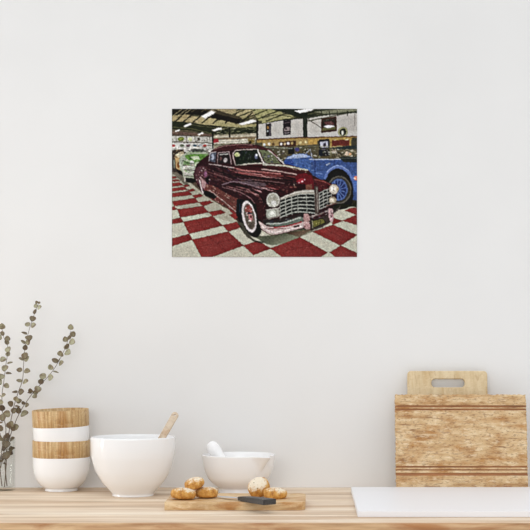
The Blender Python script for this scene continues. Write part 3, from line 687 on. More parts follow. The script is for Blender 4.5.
    FR = [[(172, 201.4), (195, 198), (198.8, 202.3), (174.2, 206)], [(177.1, 209.3), (203, 206), (208.7, 212.2), (180.4, 217.4)], [(183.2, 222), (212.5, 216), (222.6, 225.4), (188.9, 233.9)],
          [(192.2, 239.5), (228.3, 231.5), (243.4, 245.5), (216, 255.3), (211, 257), (201.4, 257)], [(172, 193.3), (188.4, 191), (192.2, 194.7), (172, 197)], [(172, 188.3), (184, 186.8), (187.2, 189.6), (172, 191.2)],
          [(172, 183), (180, 182.4), (183, 185.3), (172, 186.3)], [(172, 179.6), (178, 179.4), (180, 181), (172, 181.6)], [(172, 176.6), (175.5, 176.4), (177, 178), (172, 178.4)],
          [(198.8, 202.3), (209.6, 200.6), (212.9, 202.4), (203, 206)], [(208.7, 212.2), (220.7, 209.6), (225.4, 212.8), (212.5, 216)], [(222.6, 225.4), (236.3, 221.8), (241.5, 227), (228.3, 231.5)],
          [(243.4, 245.5), (257.5, 240.6), (270.5, 248.3), (253.3, 254.9)], [(192.6, 195.7), (200, 193.6), (203, 196), (195, 198)], [(187.6, 190), (193, 188.6), (195.4, 190.4), (190, 191.6)], [(183, 185.3), (188, 184.4), (190, 186), (185, 187)],
          [(172, 207.3), (174.2, 206), (177.1, 209.3), (172, 210)], [(172, 219.5), (180.4, 217.4), (183.2, 222), (172, 223.8)], [(172, 238.4), (188.9, 233.9), (192.2, 239.5), (172, 246)],
          [(220.5, 199), (232, 204), (240, 211), (233, 214), (226, 206)], [(229, 215), (238, 212), (246, 222), (239, 222)],
          [(270.5, 248.3), (299.7, 237), (327.3, 252.5), (320, 257), (282, 257)], [(285, 232.6), (312, 229), (299.7, 237)], [(312.7, 231.8), (332.5, 224.7), (357, 235), (340.5, 245.5)],
          [(329.5, 252.5), (340.5, 245.5), (357, 253), (357, 257), (336, 257)], [(344.8, 210.3), (351, 207.7), (357, 207.8), (357, 215)], [(342.4, 220.6), (355.2, 215.2), (357, 215.6), (357, 225)], [(330, 219), (333.8, 218), (342.4, 220.6), (332.5, 224.7)],
          [(203, 206), (212.9, 202.4), (212.9, 202.4)], [(209, 195), (218, 199), (212, 200)]]
    for q in FR:
        poly(q, RED); poly(q, (152, 44, 38), .5, (112, 28, 28), ((q[0][0], q[0][1]), (q[2][0], q[2][1])))
        line(list(q)+[q[0]], .5, (70, 24, 20), .6); P.grain(q, 4)
    line([(198, 204.5), (180, 207.8)], .4, (90, 20, 20), .3)
    for a, b in (((196, 219.3), (205, 229.6)), ((186, 228), (217, 220.6)), ((208, 236), (226, 251)), ((198, 247), (236, 238.4)), ((286, 243), (302, 256)), ((285, 250.5), (314, 245)), ((322, 228), (348, 240)), ((190, 208), (197, 214.8))):
        line([a, b], .5, (92, 16, 18), .55)
    P.grain([(172, 171), (357, 171), (357, 257), (172, 257)], 3)
    specks([(172, 200), (357, 232), (357, 257), (172, 257)], 420, [(150, 146, 128), (222, 220, 206)], (.4, 1.1), (.3, .5), .25)
    specks([(190, 225), (357, 225), (357, 257), (190, 257)], 260, [(60, 12, 16), (170, 40, 36)], (.4, 1.2), (.3, .5), .28)
    poly([(172, 171), (178, 171), (184, 178), (190, 186), (184, 184), (176, 176), (172, 174)], (60, 48, 38), .6)
    poly([(255, 236), (272, 235), (300, 229), (312, 231), (302, 236), (284, 243), (270, 245), (258, 239)], (42, 48, 30), .75, (120, 118, 92), ((284, 232), (290, 244)), True)
    poly([(236, 219), (243, 222), (252, 238), (264, 242), (258, 243), (246, 236)], (30, 26, 18), .75, smooth=True)
    poly([(300, 200), (338, 203), (338, 208), (330, 218), (318, 226), (306, 229)], (38, 34, 26), 1)
    # --- yellow and green cars, far left
    poly([(172, 150), (184, 149), (186, 172), (172, 172)], (60, 48, 40))
    poly([(175, 157), (178, 153), (183, 152), (184, 160), (183, 170), (177, 170)], (184, 146, 92), smooth=True); ell(178.4, 165, 1.4, 2.6, (120, 70, 30)); poly([(176, 154), (183, 151), (184, 156), (178, 158)], (206, 196, 160))
    line([(174, 160), (174, 168)], 1.2, (120, 124, 104)); specks([(172, 149), (184, 149), (184, 158), (172, 158)], 36, [(206, 190, 150), (50, 36, 30), (140, 104, 64), (170, 160, 130)], (.5, 2), (.4, 1), .8)
    poly([(179, 160), (184, 154), (190, 151), (205, 150), (209, 155), (208, 163), (200, 176), (196, 180), (186, 180), (181, 172)], (164, 172, 146), smooth=True)
    poly([(185, 155.4), (194, 154), (207.6, 154.6), (206.4, 160.6), (200, 162.6), (194, 162), (188, 160)], (86, 134, 50), smooth=True); poly([(190, 157), (198, 156), (200, 159), (194, 160)], (186, 200, 160)); poly([(184, 160), (190, 162), (190, 166), (183, 165)], (118, 152, 92))
    line([(186, 150), (191, 147.4), (203, 147.6), (209, 151)], .8, (216, 216, 206), smooth=True); poly([(187, 150.6), (192, 148.6), (203, 148.8), (207, 152), (196, 153)], (70, 76, 64)); line([(188, 153), (200, 152)], .8, (150, 176, 120))
    poly([(194, 163), (207, 160), (206, 166), (197, 170)], (196, 210, 172)); ell(192, 161.8, 1.8, 1.6, (214, 216, 206)); ell(183.6, 167.5, 1.2, 1.4, (200, 200, 190))
    specks([(183, 164), (199, 163), (197, 177), (185, 177)], 60, [(214, 208, 204), (60, 54, 50), (128, 110, 112), (170, 180, 160), (176, 130, 134)], (.6, 2.4), (.4, .9), .85)
    line([(183, 166.6), (196, 167)], .8, (210, 214, 200)); line([(184, 173), (195, 175)], .9, (200, 188, 184))
    poly([(185, 177.4), (195, 178.4), (198, 182), (190, 183), (185, 181)], (20, 14, 10)); line([(183.8, 168), (184.8, 176), (185, 181)], 1.4, (190, 180, 166)); poly([(176.6, 169), (182, 171), (183, 176), (178, 173)], (34, 24, 18))
    specks([(180, 160), (190, 150), (208, 153), (207, 164), (198, 178), (184, 176)], 120, [(50, 70, 34), (226, 226, 214), (30, 40, 26), (110, 150, 70), (150, 160, 140)], (.6, 2.4), (.4, 1), .6, -.1)
    line([(183, 160), (188, 163), (194, 163.4)], .6, (40, 50, 34), .8, True); line([(194, 162.6), (207, 159)], .7, (50, 70, 36), .8); line([(184, 169.6), (196, 170.6)], .7, (50, 44, 42), .8); line([(184.6, 175.4), (195, 177)], .7, (40, 32, 30), .8)
    specks([(184, 146), (214, 146), (212, 153), (186, 152)], 60, [(50, 44, 38), (150, 146, 136), (96, 80, 66), (226, 222, 212)], (.6, 3), (.4, 1), .6)
    specks([(203, 164), (214, 152), (218, 165), (205, 176)], 30, [(130, 70, 76), (24, 8, 12), (170, 140, 140)], (.6, 2), (.4, 1), .5, .3)
    # --- blue touring car
    BL = [(283.6, 161), (287, 157), (293, 154.2), (303, 153.2), (309, 155), (313, 158.6), (326, 159), (340, 158.6), (343, 162), (357, 162.6), (357, 200), (330, 200), (310, 184), (306, 171), (285, 167)]
    poly(BL, (46, 70, 128)); poly([(286, 158.6), (293, 154.4), (303, 153.6), (311, 157), (300, 158), (292, 158.4)], (150, 168, 206)); poly([(292, 159), (311, 158.6), (311, 170), (300, 170), (290, 167)], (54, 86, 150))
    poly([(285, 161), (293, 159.6), (294, 167), (286, 166)], (36, 62, 136)); specks([(285, 156), (312, 156), (314, 172), (286, 166)], 70, [(96, 130, 206), (30, 50, 116), (70, 110, 196), (140, 160, 210)], (.5, 2.4), (.4, 1), .6)
    poly([(316, 159.6), (340, 160), (330, 168), (325, 178), (316, 174)], (48, 74, 134)); line([(309, 159.4), (341, 159.3)], .9, (176, 186, 206)); line([(314.6, 160), (314.8, 176)], .8, (24, 38, 88)); line([(334, 160), (334.4, 166)], .6, (34, 50, 110)); line([(326.5, 164.6), (329.4, 163.6)], 1.1, (190, 200, 214)); line([(316, 173), (322, 173.6)], .6, (110, 140, 206))
    specks([(312, 160), (357, 162), (357, 176), (312, 178)], 80, [(76, 110, 190), (34, 58, 124), (62, 92, 176)], (1, 4), (.3, .8), .5, .15)
    poly([(339, 156.8), (357, 156.6), (357, 162.6), (343, 162), (340, 159)], (30, 36, 36)); line([(340, 158.4), (357, 158)], .6, (86, 92, 84))
    poly([(324, 184), (325.5, 176), (329, 170.6), (335, 168.4), (342, 169.6), (348, 175), (352, 184), (353, 196), (350, 206), (336, 208)], (20, 20, 20), smooth=True)
    line([(325, 178), (328.5, 171), (334, 167.6), (341, 167.6), (347.6, 171.6), (352.4, 179), (355, 188), (357, 192)], 2.6, (78, 102, 170), smooth=True); line([(327, 171.8), (333.6, 166.4), (341, 166.2), (348.6, 170.4)], .7, (150, 174, 230), smooth=True)
    poly([(352.6, 175), (357, 174.6), (357, 196), (354.6, 190)], (58, 90, 164)); poly([(353.8, 176.4), (357, 176), (357, 180), (354, 180.4)], (214, 110, 90)); ell(354.6, 178.4, .9, .8, (250, 210, 190))
    ell(339, 189.8, 12.2, 14, (46, 44, 40)); ell(339, 189.8, 12.2, 14, (84, 80, 72), 1, 0, .9); ell(338.6, 189.6, 8.8, 11, (30, 44, 96)); ell(338.6, 189.6, 8.8, 11, (62, 86, 146), 1, 0, .84)
    for k in range(14):
        a = k*math.pi/7+.2; line([(337.6, 190), (337.6+7.8*math.cos(a), 190+9.8*math.sin(a))], .8, (90, 118, 180))
    ell(337, 190, 2.4, 2.8, (80, 104, 170)); poly([(333, 207), (340, 204), (352, 205), (357, 200), (357, 206.5), (346, 207), (338, 209)], (30, 30, 16))
    # --- the maroon saloon
    BODY = [(209, 154), (212, 149.6), (219, 146.4), (232, 144), (250, 143.8), (262, 146), (270, 149.6), (277, 155.6), (283, 163.4), (297, 166.8), (308, 170), (312.5, 175), (322, 180), (332, 184), (336.5, 189), (336, 200), (331, 212), (320, 222), (300, 229), (276, 233), (262, 230), (256, 222), (252, 208), (246, 201), (239, 199.5), (238, 214), (226, 206.5), (213, 199), (203, 194), (196.5, 184), (193, 175), (196, 165), (203, 158)]
    poly(BODY, (44, 14, 18), smooth=False)
    poly([(210, 152.6), (214, 148.6), (222, 145.8), (236, 144), (252, 144.2), (262, 146.4), (268, 150), (258, 148.6), (240, 148.6), (232, 150.4), (218, 151)], (62, 24, 26)); line([(214, 149), (224, 146.2), (238, 144.6), (252, 144.8)], .8, (140, 100, 94), smooth=True); line([(236, 147), (256, 147)], .7, (92, 44, 42))
    # side glass, screen
    poly([(210, 153), (215.6, 152), (216.2, 153), (215, 162.4), (209, 161)], (70, 72, 86)); ell(212.6, 157, 1.3, 3.2, (150, 156, 176)); line([(208.6, 161.4), (210, 152.8), (216, 151.6)], .8, (176, 168, 168))
    poly([(217.6, 153), (229, 152.2), (231, 163.6), (217.4, 163)], (34, 24, 26)); ell(225.4, 160, 2.0, 2.4, (170, 158, 158)); line([(220, 154.4), (228, 154)], .9, (180, 176, 170)); ell(220.6, 158.6, 1.1, 2.2, (96, 62, 60)); line([(217.4, 163.4), (217.8, 152.8), (229, 151.8), (231.4, 164)], .7, (176, 150, 150))
    poly([(233.4, 152.4), (238, 150.4), (257.6, 149.8), (261.4, 163.6), (250, 163.4), (236, 165.2)], (16, 26, 16)); specks([(236, 151), (257, 151), (260, 162), (238, 163)], 60, [(30, 46, 24), (10, 12, 10), (52, 66, 40), (64, 60, 80)], (.5, 1.6), (.6, 2.4), .7)
    ell(237, 154.6, 2.6, 2.2, (184, 186, 128)); ell(236.4, 155.2, 1.2, 1.2, (150, 160, 90)); ell(256, 156.4, 1.6, 2.6, (96, 104, 130)); ell(256.4, 155, .9, 1.1, (226, 228, 236))
    line([(235.6, 165.4), (232.8, 156), (234.4, 151.4), (240, 149.8), (257, 149.2)], .9, (190, 170, 160), smooth=True); line([(236, 165.6), (248, 163.8), (262, 163.2), (267, 164)], 1.5, (176, 170, 154)); line([(257.6, 149.4), (260, 156), (263.6, 163.4)], 1.4, (204, 200, 190))
    poly([(259, 149.8), (268, 150.6), (275, 156.4), (281, 163.8), (265, 163)], (92, 96, 66)); specks([(259, 150), (268, 151), (280, 163), (265, 163)], 70, [(170, 176, 140), (40, 36, 30), (120, 128, 84), (206, 206, 190), (60, 60, 90)], (.5, 2.4), (.4, 1.2), .8)
    line([(268, 150), (276, 156), (284.4, 164.4)], 1.2, (190, 184, 176)); line([(262, 147.4), (270, 150.4), (277, 156.4)], .8, (90, 40, 36))
    # bonnet
    poly([(232, 166), (262, 163.6), (284, 164.4), (308, 170), (313, 176), (313, 190), (290, 191), (262, 186), (240, 180), (228, 173)], (58, 17, 20), smooth=False)
    line([(263, 164.4), (284, 165.6), (307, 170)], 1.7, (178, 174, 156)); line([(266, 166), (290, 168.6), (307, 172)], .8, (80, 40, 36)); specks([(290, 166), (310, 170), (310, 173.6), (292, 170)], 20, [(210, 210, 190), (90, 84, 70)], (.5, 1.4), (.4, .8), .8)
    for q, w, c in (([(232, 167.6), (245, 170.4), (266, 172.4), (280, 173.8)], 1.3, (190, 110, 104)), ([(262, 169.2), (280, 171.4), (296, 174.4)], 1.2, (196, 160, 150)), ([(236, 171.6), (250, 173.6), (276, 176.6)], .9, (150, 66, 64)), ([(226, 168), (236, 172), (256, 176), (286, 180)], 1, (116, 40, 42)), ([(262, 173), (276, 175.4), (298, 177)], .9, (126, 50, 46)), ([(262, 176), (270, 178)], .8, (200, 150, 140))):
        line(q, w, c, .9, True)
    poly([(232, 175), (262, 179.6), (298, 182.4), (296, 188), (262, 184), (240, 180.4)], (34, 8, 12)); poly([(240, 181), (262, 182.4), (266, 186), (254, 186), (243, 184)], (92, 74, 80), .8, smooth=True)
    poly([(296, 175.4), (306, 173.4), (312, 177), (313.4, 184), (312, 191), (300, 192), (297, 185)], (98, 12, 20), smooth=True); ell(300.6, 180.6, 3.4, 1.8, (180, 30, 44), .8, -20); ell(302, 181.6, .9, .8, (250, 200, 210)); ell(304.6, 179.4, .8, .7, (240, 170, 180)); ell(299, 182.4, .8, .6, (240, 180, 190))
    poly([(296, 184), (305, 184), (306, 191), (297, 192)], (40, 8, 12)); line([(293.6, 184), (295.6, 187.6), (294, 191)], .8, (176, 150, 130)); line([(289.6, 183), (287, 188)], .7, (150, 110, 100), .7); poly([(305, 185), (312, 184), (312, 190), (306, 190)], (120, 84, 60), .7)
    # doors and flank
    poly([(196, 166), (208, 162), (232, 167), (238, 172), (232, 180), (226, 196), (206, 190), (196, 180)], (44, 14, 20), smooth=True)
    specks([(197, 166), (232, 168), (250, 178), (244, 196), (214, 198), (198, 184)], 170, [(110, 44, 44), (20, 8, 12), (70, 24, 30), (140, 96, 96), (60, 40, 70), (92, 56, 40)], (.8, 4), (.4, 1.1), .65, .3)
    line([(209, 164), (220, 165.4), (234, 168)], 1, (180, 160, 156)); line([(206, 171), (224, 178), (240, 186)], .8, (120, 70, 66), .7, True); line([(222, 164), (224, 178), (226, 196)], .6, (22, 6, 10)); line([(226, 174), (240, 179), (252, 180)], .8, (120, 100, 110), .7, True)
    poly([(194, 172), (200, 166), (206, 168), (208, 180), (206, 190), (199, 186)], (76, 40, 46), smooth=True); specks([(193, 168), (208, 166), (212, 190), (202, 194), (194, 180)], 120, [(196, 140, 144), (60, 16, 22), (150, 84, 90), (90, 50, 90), (214, 190, 186), (30, 10, 14)], (.5, 1.8), (.4, 1.2), .8, .3)
    ell(205.4, 174, 1.4, 3, (150, 84, 130), .7, 10)
    poly([(205.5, 178), (209, 176), (208.6, 184), (206, 182)], (14, 6, 10)); poly([(200, 176), (206, 182), (207, 189), (202, 188)], (196, 150, 148), .7)
    # running board glitter
    rb = [(206, 184), (214, 186), (228, 194), (240, 200), (238, 214), (226, 206.5), (212, 199), (204, 192)]
    poly(rb, (96, 46, 40)); specks(rb, 210, [(206, 160, 150), (150, 50, 44), (60, 18, 18), (190, 170, 150), (120, 80, 60), (30, 10, 12)], (.6, 2.6), (.4, 1), .8, .6); line([(209, 190), (222, 200), (238, 213)], .7, (214, 190, 180), .8)
    line([(199.6, 180), (201, 188), (203, 193.4)], 1.2, (206, 190, 186)); poly([(202.6, 190.6), (209, 191), (217, 196.4), (214, 199), (205, 195.6)], (12, 14, 10))
    # front wing
    poly([(218, 184), (230, 181), (246, 184), (262, 189), (272, 192.4), (265, 200), (262, 216), (262, 230), (257, 226), (254, 210), (248, 201), (240, 198), (232, 194), (222, 189)], (42, 14, 18), smooth=False)
    for q, w, c in (([(222, 184.6), (234, 181.6), (248, 184.4), (262, 189)], 1.1, (120, 96, 106)), ([(249, 188.6), (256, 190.2), (261, 191.6)], 1.1, (206, 140, 140)), ([(252, 192.8), (260, 195)], .9, (196, 130, 130)), ([(246, 190), (256, 195), (262, 200)], .7, (120, 60, 60)), ([(222, 187), (240, 192), (252, 200), (257, 210)], .8, (140, 100, 100)), ([(262, 187.6), (272, 190.6)], 1, (214, 160, 160)), ([(266, 186), (280, 190.4), (294, 193)], .9, (130, 44, 44))):
        line(q, w, c, .9, True)
    specks([(224, 183), (262, 189), (262, 200), (240, 196)], 110, [(130, 60, 60), (22, 8, 12), (90, 40, 50), (180, 140, 140), (110, 50, 34)], (.8, 3.4), (.4, .9), .6, .4)
    specks([(254, 196), (266, 192), (264, 222), (257, 222)], 60, [(92, 24, 26), (24, 10, 12), (60, 16, 20), (150, 90, 84)], (.6, 2), (.5, 1.6), .6)
    poly([(280, 184), (297, 186), (297, 194), (281, 199), (278, 192)], (50, 14, 18)); specks([(266, 183), (297, 186), (297, 193), (270, 191)], 60, [(120, 40, 38), (30, 8, 10), (150, 100, 80), (90, 20, 24)], (.6, 2.6), (.4, .9), .7, .25)
    # right wing
    poly([(313, 178), (322, 179.6), (331, 184), (334, 190), (326, 192), (314, 190)], (74, 20, 24)); line([(314, 179.4), (323, 181.2), (331, 185)], .7, (140, 70, 64)); specks([(314, 180), (330, 185), (330, 191), (314, 190)], 30, [(110, 40, 36), (30, 10, 10), (140, 90, 70)], (.6, 2.4), (.4, .9), .7, .3)
    for q, w, c, al in (([(232, 165.6), (250, 166), (266, 167)], 1, (30, 8, 10), .9), ([(236, 174.6), (262, 178), (292, 180.6)], 1.6, (16, 4, 8), .9), ([(214, 170), (226, 174), (236, 178)], 1.6, (20, 6, 10), .8),
                        ([(230, 183.4), (246, 187), (258, 193), (264, 202)], 1.6, (18, 6, 8), .8), ([(217, 166.6), (232, 169.6)], 1.4, (20, 6, 10), .8), ([(252, 179.4), (268, 181), (284, 183)], .8, (150, 110, 106), .7),
                        ([(236, 186.6), (248, 189.6), (256, 196)], .7, (176, 120, 116), .7), ([(228, 168.6), (240, 173), (262, 174.6)], .7, (176, 96, 92), .8), ([(284, 176), (296, 180)], 1.2, (22, 6, 8), .8), ([(268, 188.6), (284, 192)], 1.2, (22, 6, 8), .8)):
        line(q, w, c, al, True)
    specks([(209, 156), (234, 168), (262, 172), (300, 178), (296, 190), (262, 186), (240, 186), (204, 178)], 170, [(150, 104, 100), (24, 8, 12), (96, 40, 40), (20, 6, 10), (110, 84, 84), (84, 30, 24)], (1.2, 5), (.3, .7), .5, .22)
    for a, b in (((236, 170.2), (262, 174.8)), ((248, 174.8), (282, 178.6)), ((214, 173), (232, 179.6)), ((226, 186), (250, 192.6)), ((256, 186.6), (276, 188.8))):
        line([a, b], .5, (190, 140, 134), .7)
    # front wheel
    poly([(236.6, 199.4), (241, 198.6), (245, 200.4), (242, 205), (241.6, 214), (244, 224), (239, 221), (236, 214)], (14, 16, 20)); line([(239.6, 204), (239.8, 212)], .8, (40, 56, 76))
    ell(251.6, 218.6, 9.2, 19.4, (22, 22, 18), 1, -14); ell(249, 216.6, 6.9, 16.2, (206, 194, 194), 1, -12); ell(249.4, 216.4, 5, 13.2, (86, 74, 64), 1, -12); ell(248.6, 209.8, 3.4, 5, (150, 50, 46), .8, -12)
    specks([(245, 204), (251, 206), (254, 216), (253, 228), (249, 227), (245.4, 216)], 90, [(206, 190, 184), (40, 34, 30), (150, 60, 56), (120, 110, 96), (170, 150, 140), (60, 56, 50)], (.5, 1.5), (.4, 1.3), .8)
    ell(250.4, 217.6, 2.2, 3.6, (196, 120, 120), .9, -10); ell(250.6, 216.8, .9, 1.3, (60, 20, 20)); ell(249.4, 213, 2, .9, (30, 34, 50)); ell(249.6, 220.6, 1.4, .8, (236, 220, 214))
    poly([(256, 203), (262, 202), (264, 214), (262, 221), (257.6, 219)], (48, 14, 16))
    # grille, left half then the prow, then right half
    gl = [(279, 200), (289, 196), (300, 193.6), (314, 193), (315, 214), (300, 213), (290, 215), (280, 218)]
    poly(gl, (26, 28, 26))
    def lerp(a, b, t): return (a[0]+(b[0]-a[0])*t, a[1]+(b[1]-a[1])*t)
    for k in range(6):
        t = k/5
        line([lerp((279, 200), (280, 217.6), t), lerp((289, 196.4), (290, 213.4), t), lerp((300, 194), (300, 211.6), t), lerp((314, 193.4), (315, 213), t)], 1.0 if k else 1.5, (176, 178, 166), smooth=True)
    for a, b in (((279.6, 200), (280.4, 217)), ((285.2, 197), (285.8, 216)), ((291.2, 196), (291.8, 214.4)), ((297.6, 194), (298, 212.6)), ((306.2, 193.4), (306.8, 213)), ((314.2, 192.6), (315.4, 214))):
        line([a, b], .85, (150, 152, 140))
    poly([(296, 191), (306, 189.6), (315, 190), (315, 193.6), (300, 193.6), (290, 196.6), (281, 200), (280, 197.6)], (150, 142, 128)); line([(281, 198), (291, 194), (300, 191.6), (314, 191)], .7, (214, 206, 196), smooth=True)
    poly([(314, 186), (318, 186.6), (319, 212), (315, 215)], (70, 56, 50)); line([(316.6, 188), (317.4, 212)], .8, (150, 140, 130))
    gr = [(318.6, 193), (324, 189.6), (330, 189.4), (331, 203), (324, 207.4), (319, 209)]
    poly(gr, (28, 28, 26))
    for k in range(6):
        t = k/5; line([lerp((318.6, 193.6), (319, 209), t), lerp((325, 190), (325, 206.6), t), lerp((331, 188.8), (332, 203.4), t)], .85, (180, 180, 170), smooth=True)
    for x in (319, 323, 327, 331):
        line([(x, 192.6-(x-319)*.3), (x+.3, 208-(x-319)*.4)], .9, (150, 150, 140))
    specks(gl, 24, [(214, 212, 204), (60, 62, 56), (120, 120, 110)], (.4, 1.2), (.3, .6), .6)
    # lamps
    ell(272.9, 200, 7.2, 7.8, (70, 54, 50)); ell(272.9, 200, 6.7, 7.2, (168, 166, 150)); ell(272.6, 199, 5, 5.2, (150, 146, 130)); specks([(267, 195), (273, 193), (279, 197), (279, 204), (273, 207), (267, 204)], 60, [(226, 222, 212), (110, 106, 94), (190, 188, 176), (140, 130, 110)], (.5, 1.8), (.4, 1), .7); ell(273.6, 203, 3, 2.4, (214, 212, 206), .9); ell(272.9, 200, 6.7, 7.2, (210, 206, 196), .8, 0, .88)
    poly([(266, 210), (279, 208.4), (279.6, 216.6), (268, 219.4), (266, 217)], (158, 158, 144)); ell(272.6, 213.8, 4.4, 3.6, (190, 192, 178)); ell(272.2, 213, 2, 1.4, (226, 226, 214)); line([(265.6, 209.8), (279.4, 208)], .8, (206, 200, 190)); line([(266, 219), (280, 216)], .8, (110, 96, 90)); line([(275.8, 209), (276.4, 217)], .5, (110, 104, 90))
    ell(333.6, 189.2, 5, 5.4, (84, 66, 56)); ell(333.6, 189.2, 4.5, 4.9, (200, 188, 172)); ell(333.2, 189, 2.6, 2.8, (230, 222, 210)); ell(333.4, 190.4, 1, .8, (130, 116, 100)); ell(337.4, 189.2, 1.2, 1.2, (170, 150, 110))
    ell(332.4, 200, 3.8, 3.6, (150, 134, 112)); ell(332, 200, 2.2, 2.2, (214, 200, 178)); line([(326, 205.6), (336, 203.6)], .8, (110, 70, 60))
    # bumper
    poly([(262, 219.6), (280, 219), (296, 215), (304, 212), (304, 222), (276, 227.6), (264, 226)], (40, 34, 32)); poly([(266, 222.6), (282, 222.4), (300, 216.4), (303.6, 218), (302, 222), (280, 226.4), (268, 225.6)], (96, 104, 92)); line([(266, 223.6), (282, 223), (300, 217.6)], .9, (190, 192, 182), smooth=True); specks([(266, 219), (303, 213), (303, 222), (268, 226)], 50, [(30, 22, 22), (150, 150, 140), (90, 30, 32), (60, 66, 90)], (1, 3.6), (.4, .8), .7, -.25)
    poly([(258.4, 221), (262, 222.6), (266, 226), (276, 227.4), (290, 225), (303.6, 221.4), (303.6, 227.6), (290, 231.2), (276, 234.4), (267, 232.8), (261, 228.4)], (196, 170, 164), smooth=False)
    line([(274, 227.4), (290, 225.2), (301, 221.8)], 1.2, (150, 34, 40), smooth=True); line([(262, 226), (268, 230.6), (276, 232), (302, 226)], .9, (232, 218, 212), smooth=True); line([(268, 228.6), (286, 228.6)], .8, (110, 70, 66)); poly([(293, 226), (299, 224.4), (299.4, 226.6), (293.4, 228)], (60, 36, 34)); line([(262, 229.6), (268, 233.4), (276, 234.6), (303, 227.8)], .7, (80, 56, 52), smooth=True); specks([(260, 224), (276, 227), (303, 222), (303, 227), (276, 234), (264, 231)], 60, [(240, 226, 220), (130, 80, 80), (176, 120, 116), (90, 66, 60)], (.8, 3), (.3, .8), .6, -.15)
    poly([(303.4, 214.6), (306.6, 213.6), (309.4, 216.6), (310.2, 227.6), (306, 229), (303.8, 226)], (176, 130, 126), smooth=True); specks([(303.4, 214), (309, 216), (310, 228), (304, 227)], 34, [(240, 220, 216), (90, 40, 44), (130, 90, 90), (220, 160, 160)], (.5, 1.6), (.4, 1.2), .8)
    poly([(309, 221), (330, 214), (334, 217), (332.6, 221.6), (322, 228), (311, 232.2)], (60, 46, 40)); line([(311.4, 231), (322, 227.6), (332.4, 221.4)], .9, (170, 160, 140)); line([(310, 216.6), (320, 214), (328, 210)], 1.3, (120, 104, 96)); specks([(310, 212), (328, 207), (328, 216), (310, 220)], 60, [(190, 176, 168), (40, 30, 40), (96, 50, 50), (110, 110, 120)], (.6, 2.4), (.4, 1), .8, -.3)
    poly([(311.4, 220), (323.2, 217.6), (325.8, 223), (312.4, 228.4)], (34, 30, 16)); poly([(312.6, 221), (322.8, 218.8), (324.6, 222.6), (313.2, 227)], (104, 98, 40)); specks([(313.4, 222), (322.4, 220), (323.6, 222.4), (314, 225.8)], 26, [(40, 36, 16), (170, 160, 80), (60, 56, 24)], (.5, 1.1), (.7, 1.6), .85); line([(312, 220.6), (312.6, 228)], .7, (180, 170, 130))
    poly([(328, 209.6), (331, 208.4), (333, 210), (333, 219.6), (329.6, 221)], (190, 150, 150), smooth=True); specks([(328, 209), (333, 209), (333, 220), (329, 221)], 24, [(244, 230, 230), (120, 60, 66), (60, 40, 44), (210, 130, 140)], (.5, 1.5), (.4, 1.4), .85); line([(333, 213), (338, 209.6), (340, 206)], 1.2, (70, 60, 56))
    # high-contrast print finish: finer grain, harder edges, duller inks
    h, w = P.H, P.W
    def blur(A, r):
        for ax in (0, 1):
            c = np.cumsum(np.concatenate([np.repeat(A.take([0], ax), r+1, ax), A, np.repeat(A.take([-1], ax), r, ax)], ax), ax)
            m = A.shape[ax]; A = (c.take(range(2*r+1, 2*r+1+m), ax)-c.take(range(0, m), ax))/(2*r+1)
        return A
    A = P.a
    def soft(sc, seed):
        g = np.random.default_rng(seed).normal(0, 1, (h//sc+3, w//sc+3)); y = np.arange(h)/sc; x = np.arange(w)/sc
        i, j = y.astype(int), x.astype(int); fy, fx = (y-i)[:, None], (x-j)[None, :]
        return (g[np.ix_(i, j)]*(1-fy)+g[np.ix_(i+1, j)]*fy)*(1-fx)+(g[np.ix_(i, j+1)]*(1-fy)+g[np.ix_(i+1, j+1)]*fy)*fx
    calm = np.ones((h, w)); sl, cov = P.mask([(172, 188), (205, 196), (240, 232), (262, 240), (312, 230), (340, 206), (357, 206), (357, 257), (172, 257)]); calm[sl] -= .8*cov
    yy, xx = np.mgrid[0:h, 0:w]
    wy = np.clip(yy+soft(4, 1)*.5*calm, 0, h-1).astype(int); wx = np.clip(xx+soft(4, 2)*.5*calm, 0, w-1).astype(int)
    A = blur(A[wy, wx], 1)
    busy = np.ones((h, w)); sl, cov = P.mask([(258, 124), (300, 119), (357, 112), (357, 137), (258, 139)]); busy[sl] -= .75*cov
    A = A*(1+(soft(4, 3)*.08+soft(2, 4)*.04)*busy*(.35+.65*calm))[..., None]
    lum = A.mean(2, keepdims=True); A = lum+(A-lum)*.80
    n = P.rng.normal(0, 1, (h//3+2, w//3+2)).repeat(3, 0).repeat(3, 1)[:h, :w]
    A = A*(1+n[..., None]*.028)
    A = A+.45*(A-blur(A, 3))+.25*(A-blur(A, 14))
    A = .4*A+.6*blur(A, 1)
    A = np.where(A > 150, 150+(A-150)*.86, A)
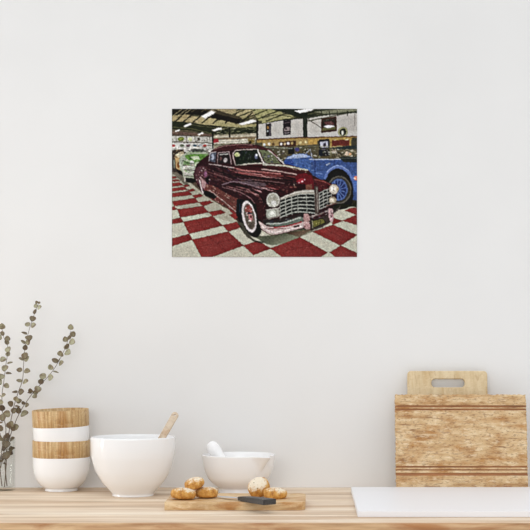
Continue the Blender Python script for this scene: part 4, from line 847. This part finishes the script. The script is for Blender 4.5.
    return np.clip(A, 6, 246)
img = paint_print(); H_, W_ = img.shape[:2]
sw = D/F; pz0 = .0022
xs = (172.0-XC)*sw+np.arange(W_)*sw/PK; zs = CZ-(109.0-YH)*sw-np.arange(H_)*sw/PK
gx, gz = np.meshgrid(xs, zs); co = np.stack([gx, np.full_like(gx, -pz0), gz], -1).reshape(-1, 3)
idx = np.arange(W_*H_).reshape(H_, W_)
q = np.stack([idx[:-1, :-1], idx[1:, :-1], idx[1:, 1:], idx[:-1, 1:]], -1).reshape(-1, 4)
# thin sheet: edge strip and back
bnd = np.concatenate([idx[0, :-1], idx[:-1, -1], idx[-1, :0:-1], idx[:0:-1, 0]])
bc = co[bnd].copy(); bc[:, 1] = -.0012; nb = len(co); co = np.concatenate([co, bc]); k = np.arange(len(bnd)); k2 = (k+1) % len(bnd)
strip = np.stack([bnd[k], bnd[k2], nb+k2, nb+k], -1)
faces = np.concatenate([q, strip])
me = bpy.data.meshes.new('poster'); me.vertices.add(len(co)); me.vertices.foreach_set('co', co.ravel())
me.loops.add(faces.size+len(bnd)); me.loops.foreach_set('vertex_index', np.concatenate([faces.ravel(), nb+k]).astype(np.int32))
me.polygons.add(len(faces)+1); me.polygons.foreach_set('loop_start', np.concatenate([np.arange(len(faces))*4, [faces.size]]).astype(np.int32))
me.update(calc_edges=True)
srgb = img.reshape(-1, 3)/255; li = np.where(srgb <= .04045, srgb/12.92, ((srgb+.055)/1.055)**2.4)
li = np.concatenate([li, np.full((len(bnd), 3), .8)]); rgba = np.concatenate([li, np.ones((len(li), 1))], 1).astype(np.float32)
ca = me.color_attributes.new('print', 'FLOAT_COLOR', 'POINT'); ca.data.foreach_set('color', rgba.ravel())
m, nt, b = base('printed_paper', rough=.75, **{'Specular IOR Level': .12}); at = nd(nt, 'ShaderNodeAttribute', attribute_name='print'); nt.links.new(at.outputs['Color'], b.inputs['Base Color'])
o = link('poster', me, m); tag(o, 'unframed poster on the white wall, showing a maroon vintage car on checkered flooring', 'poster')
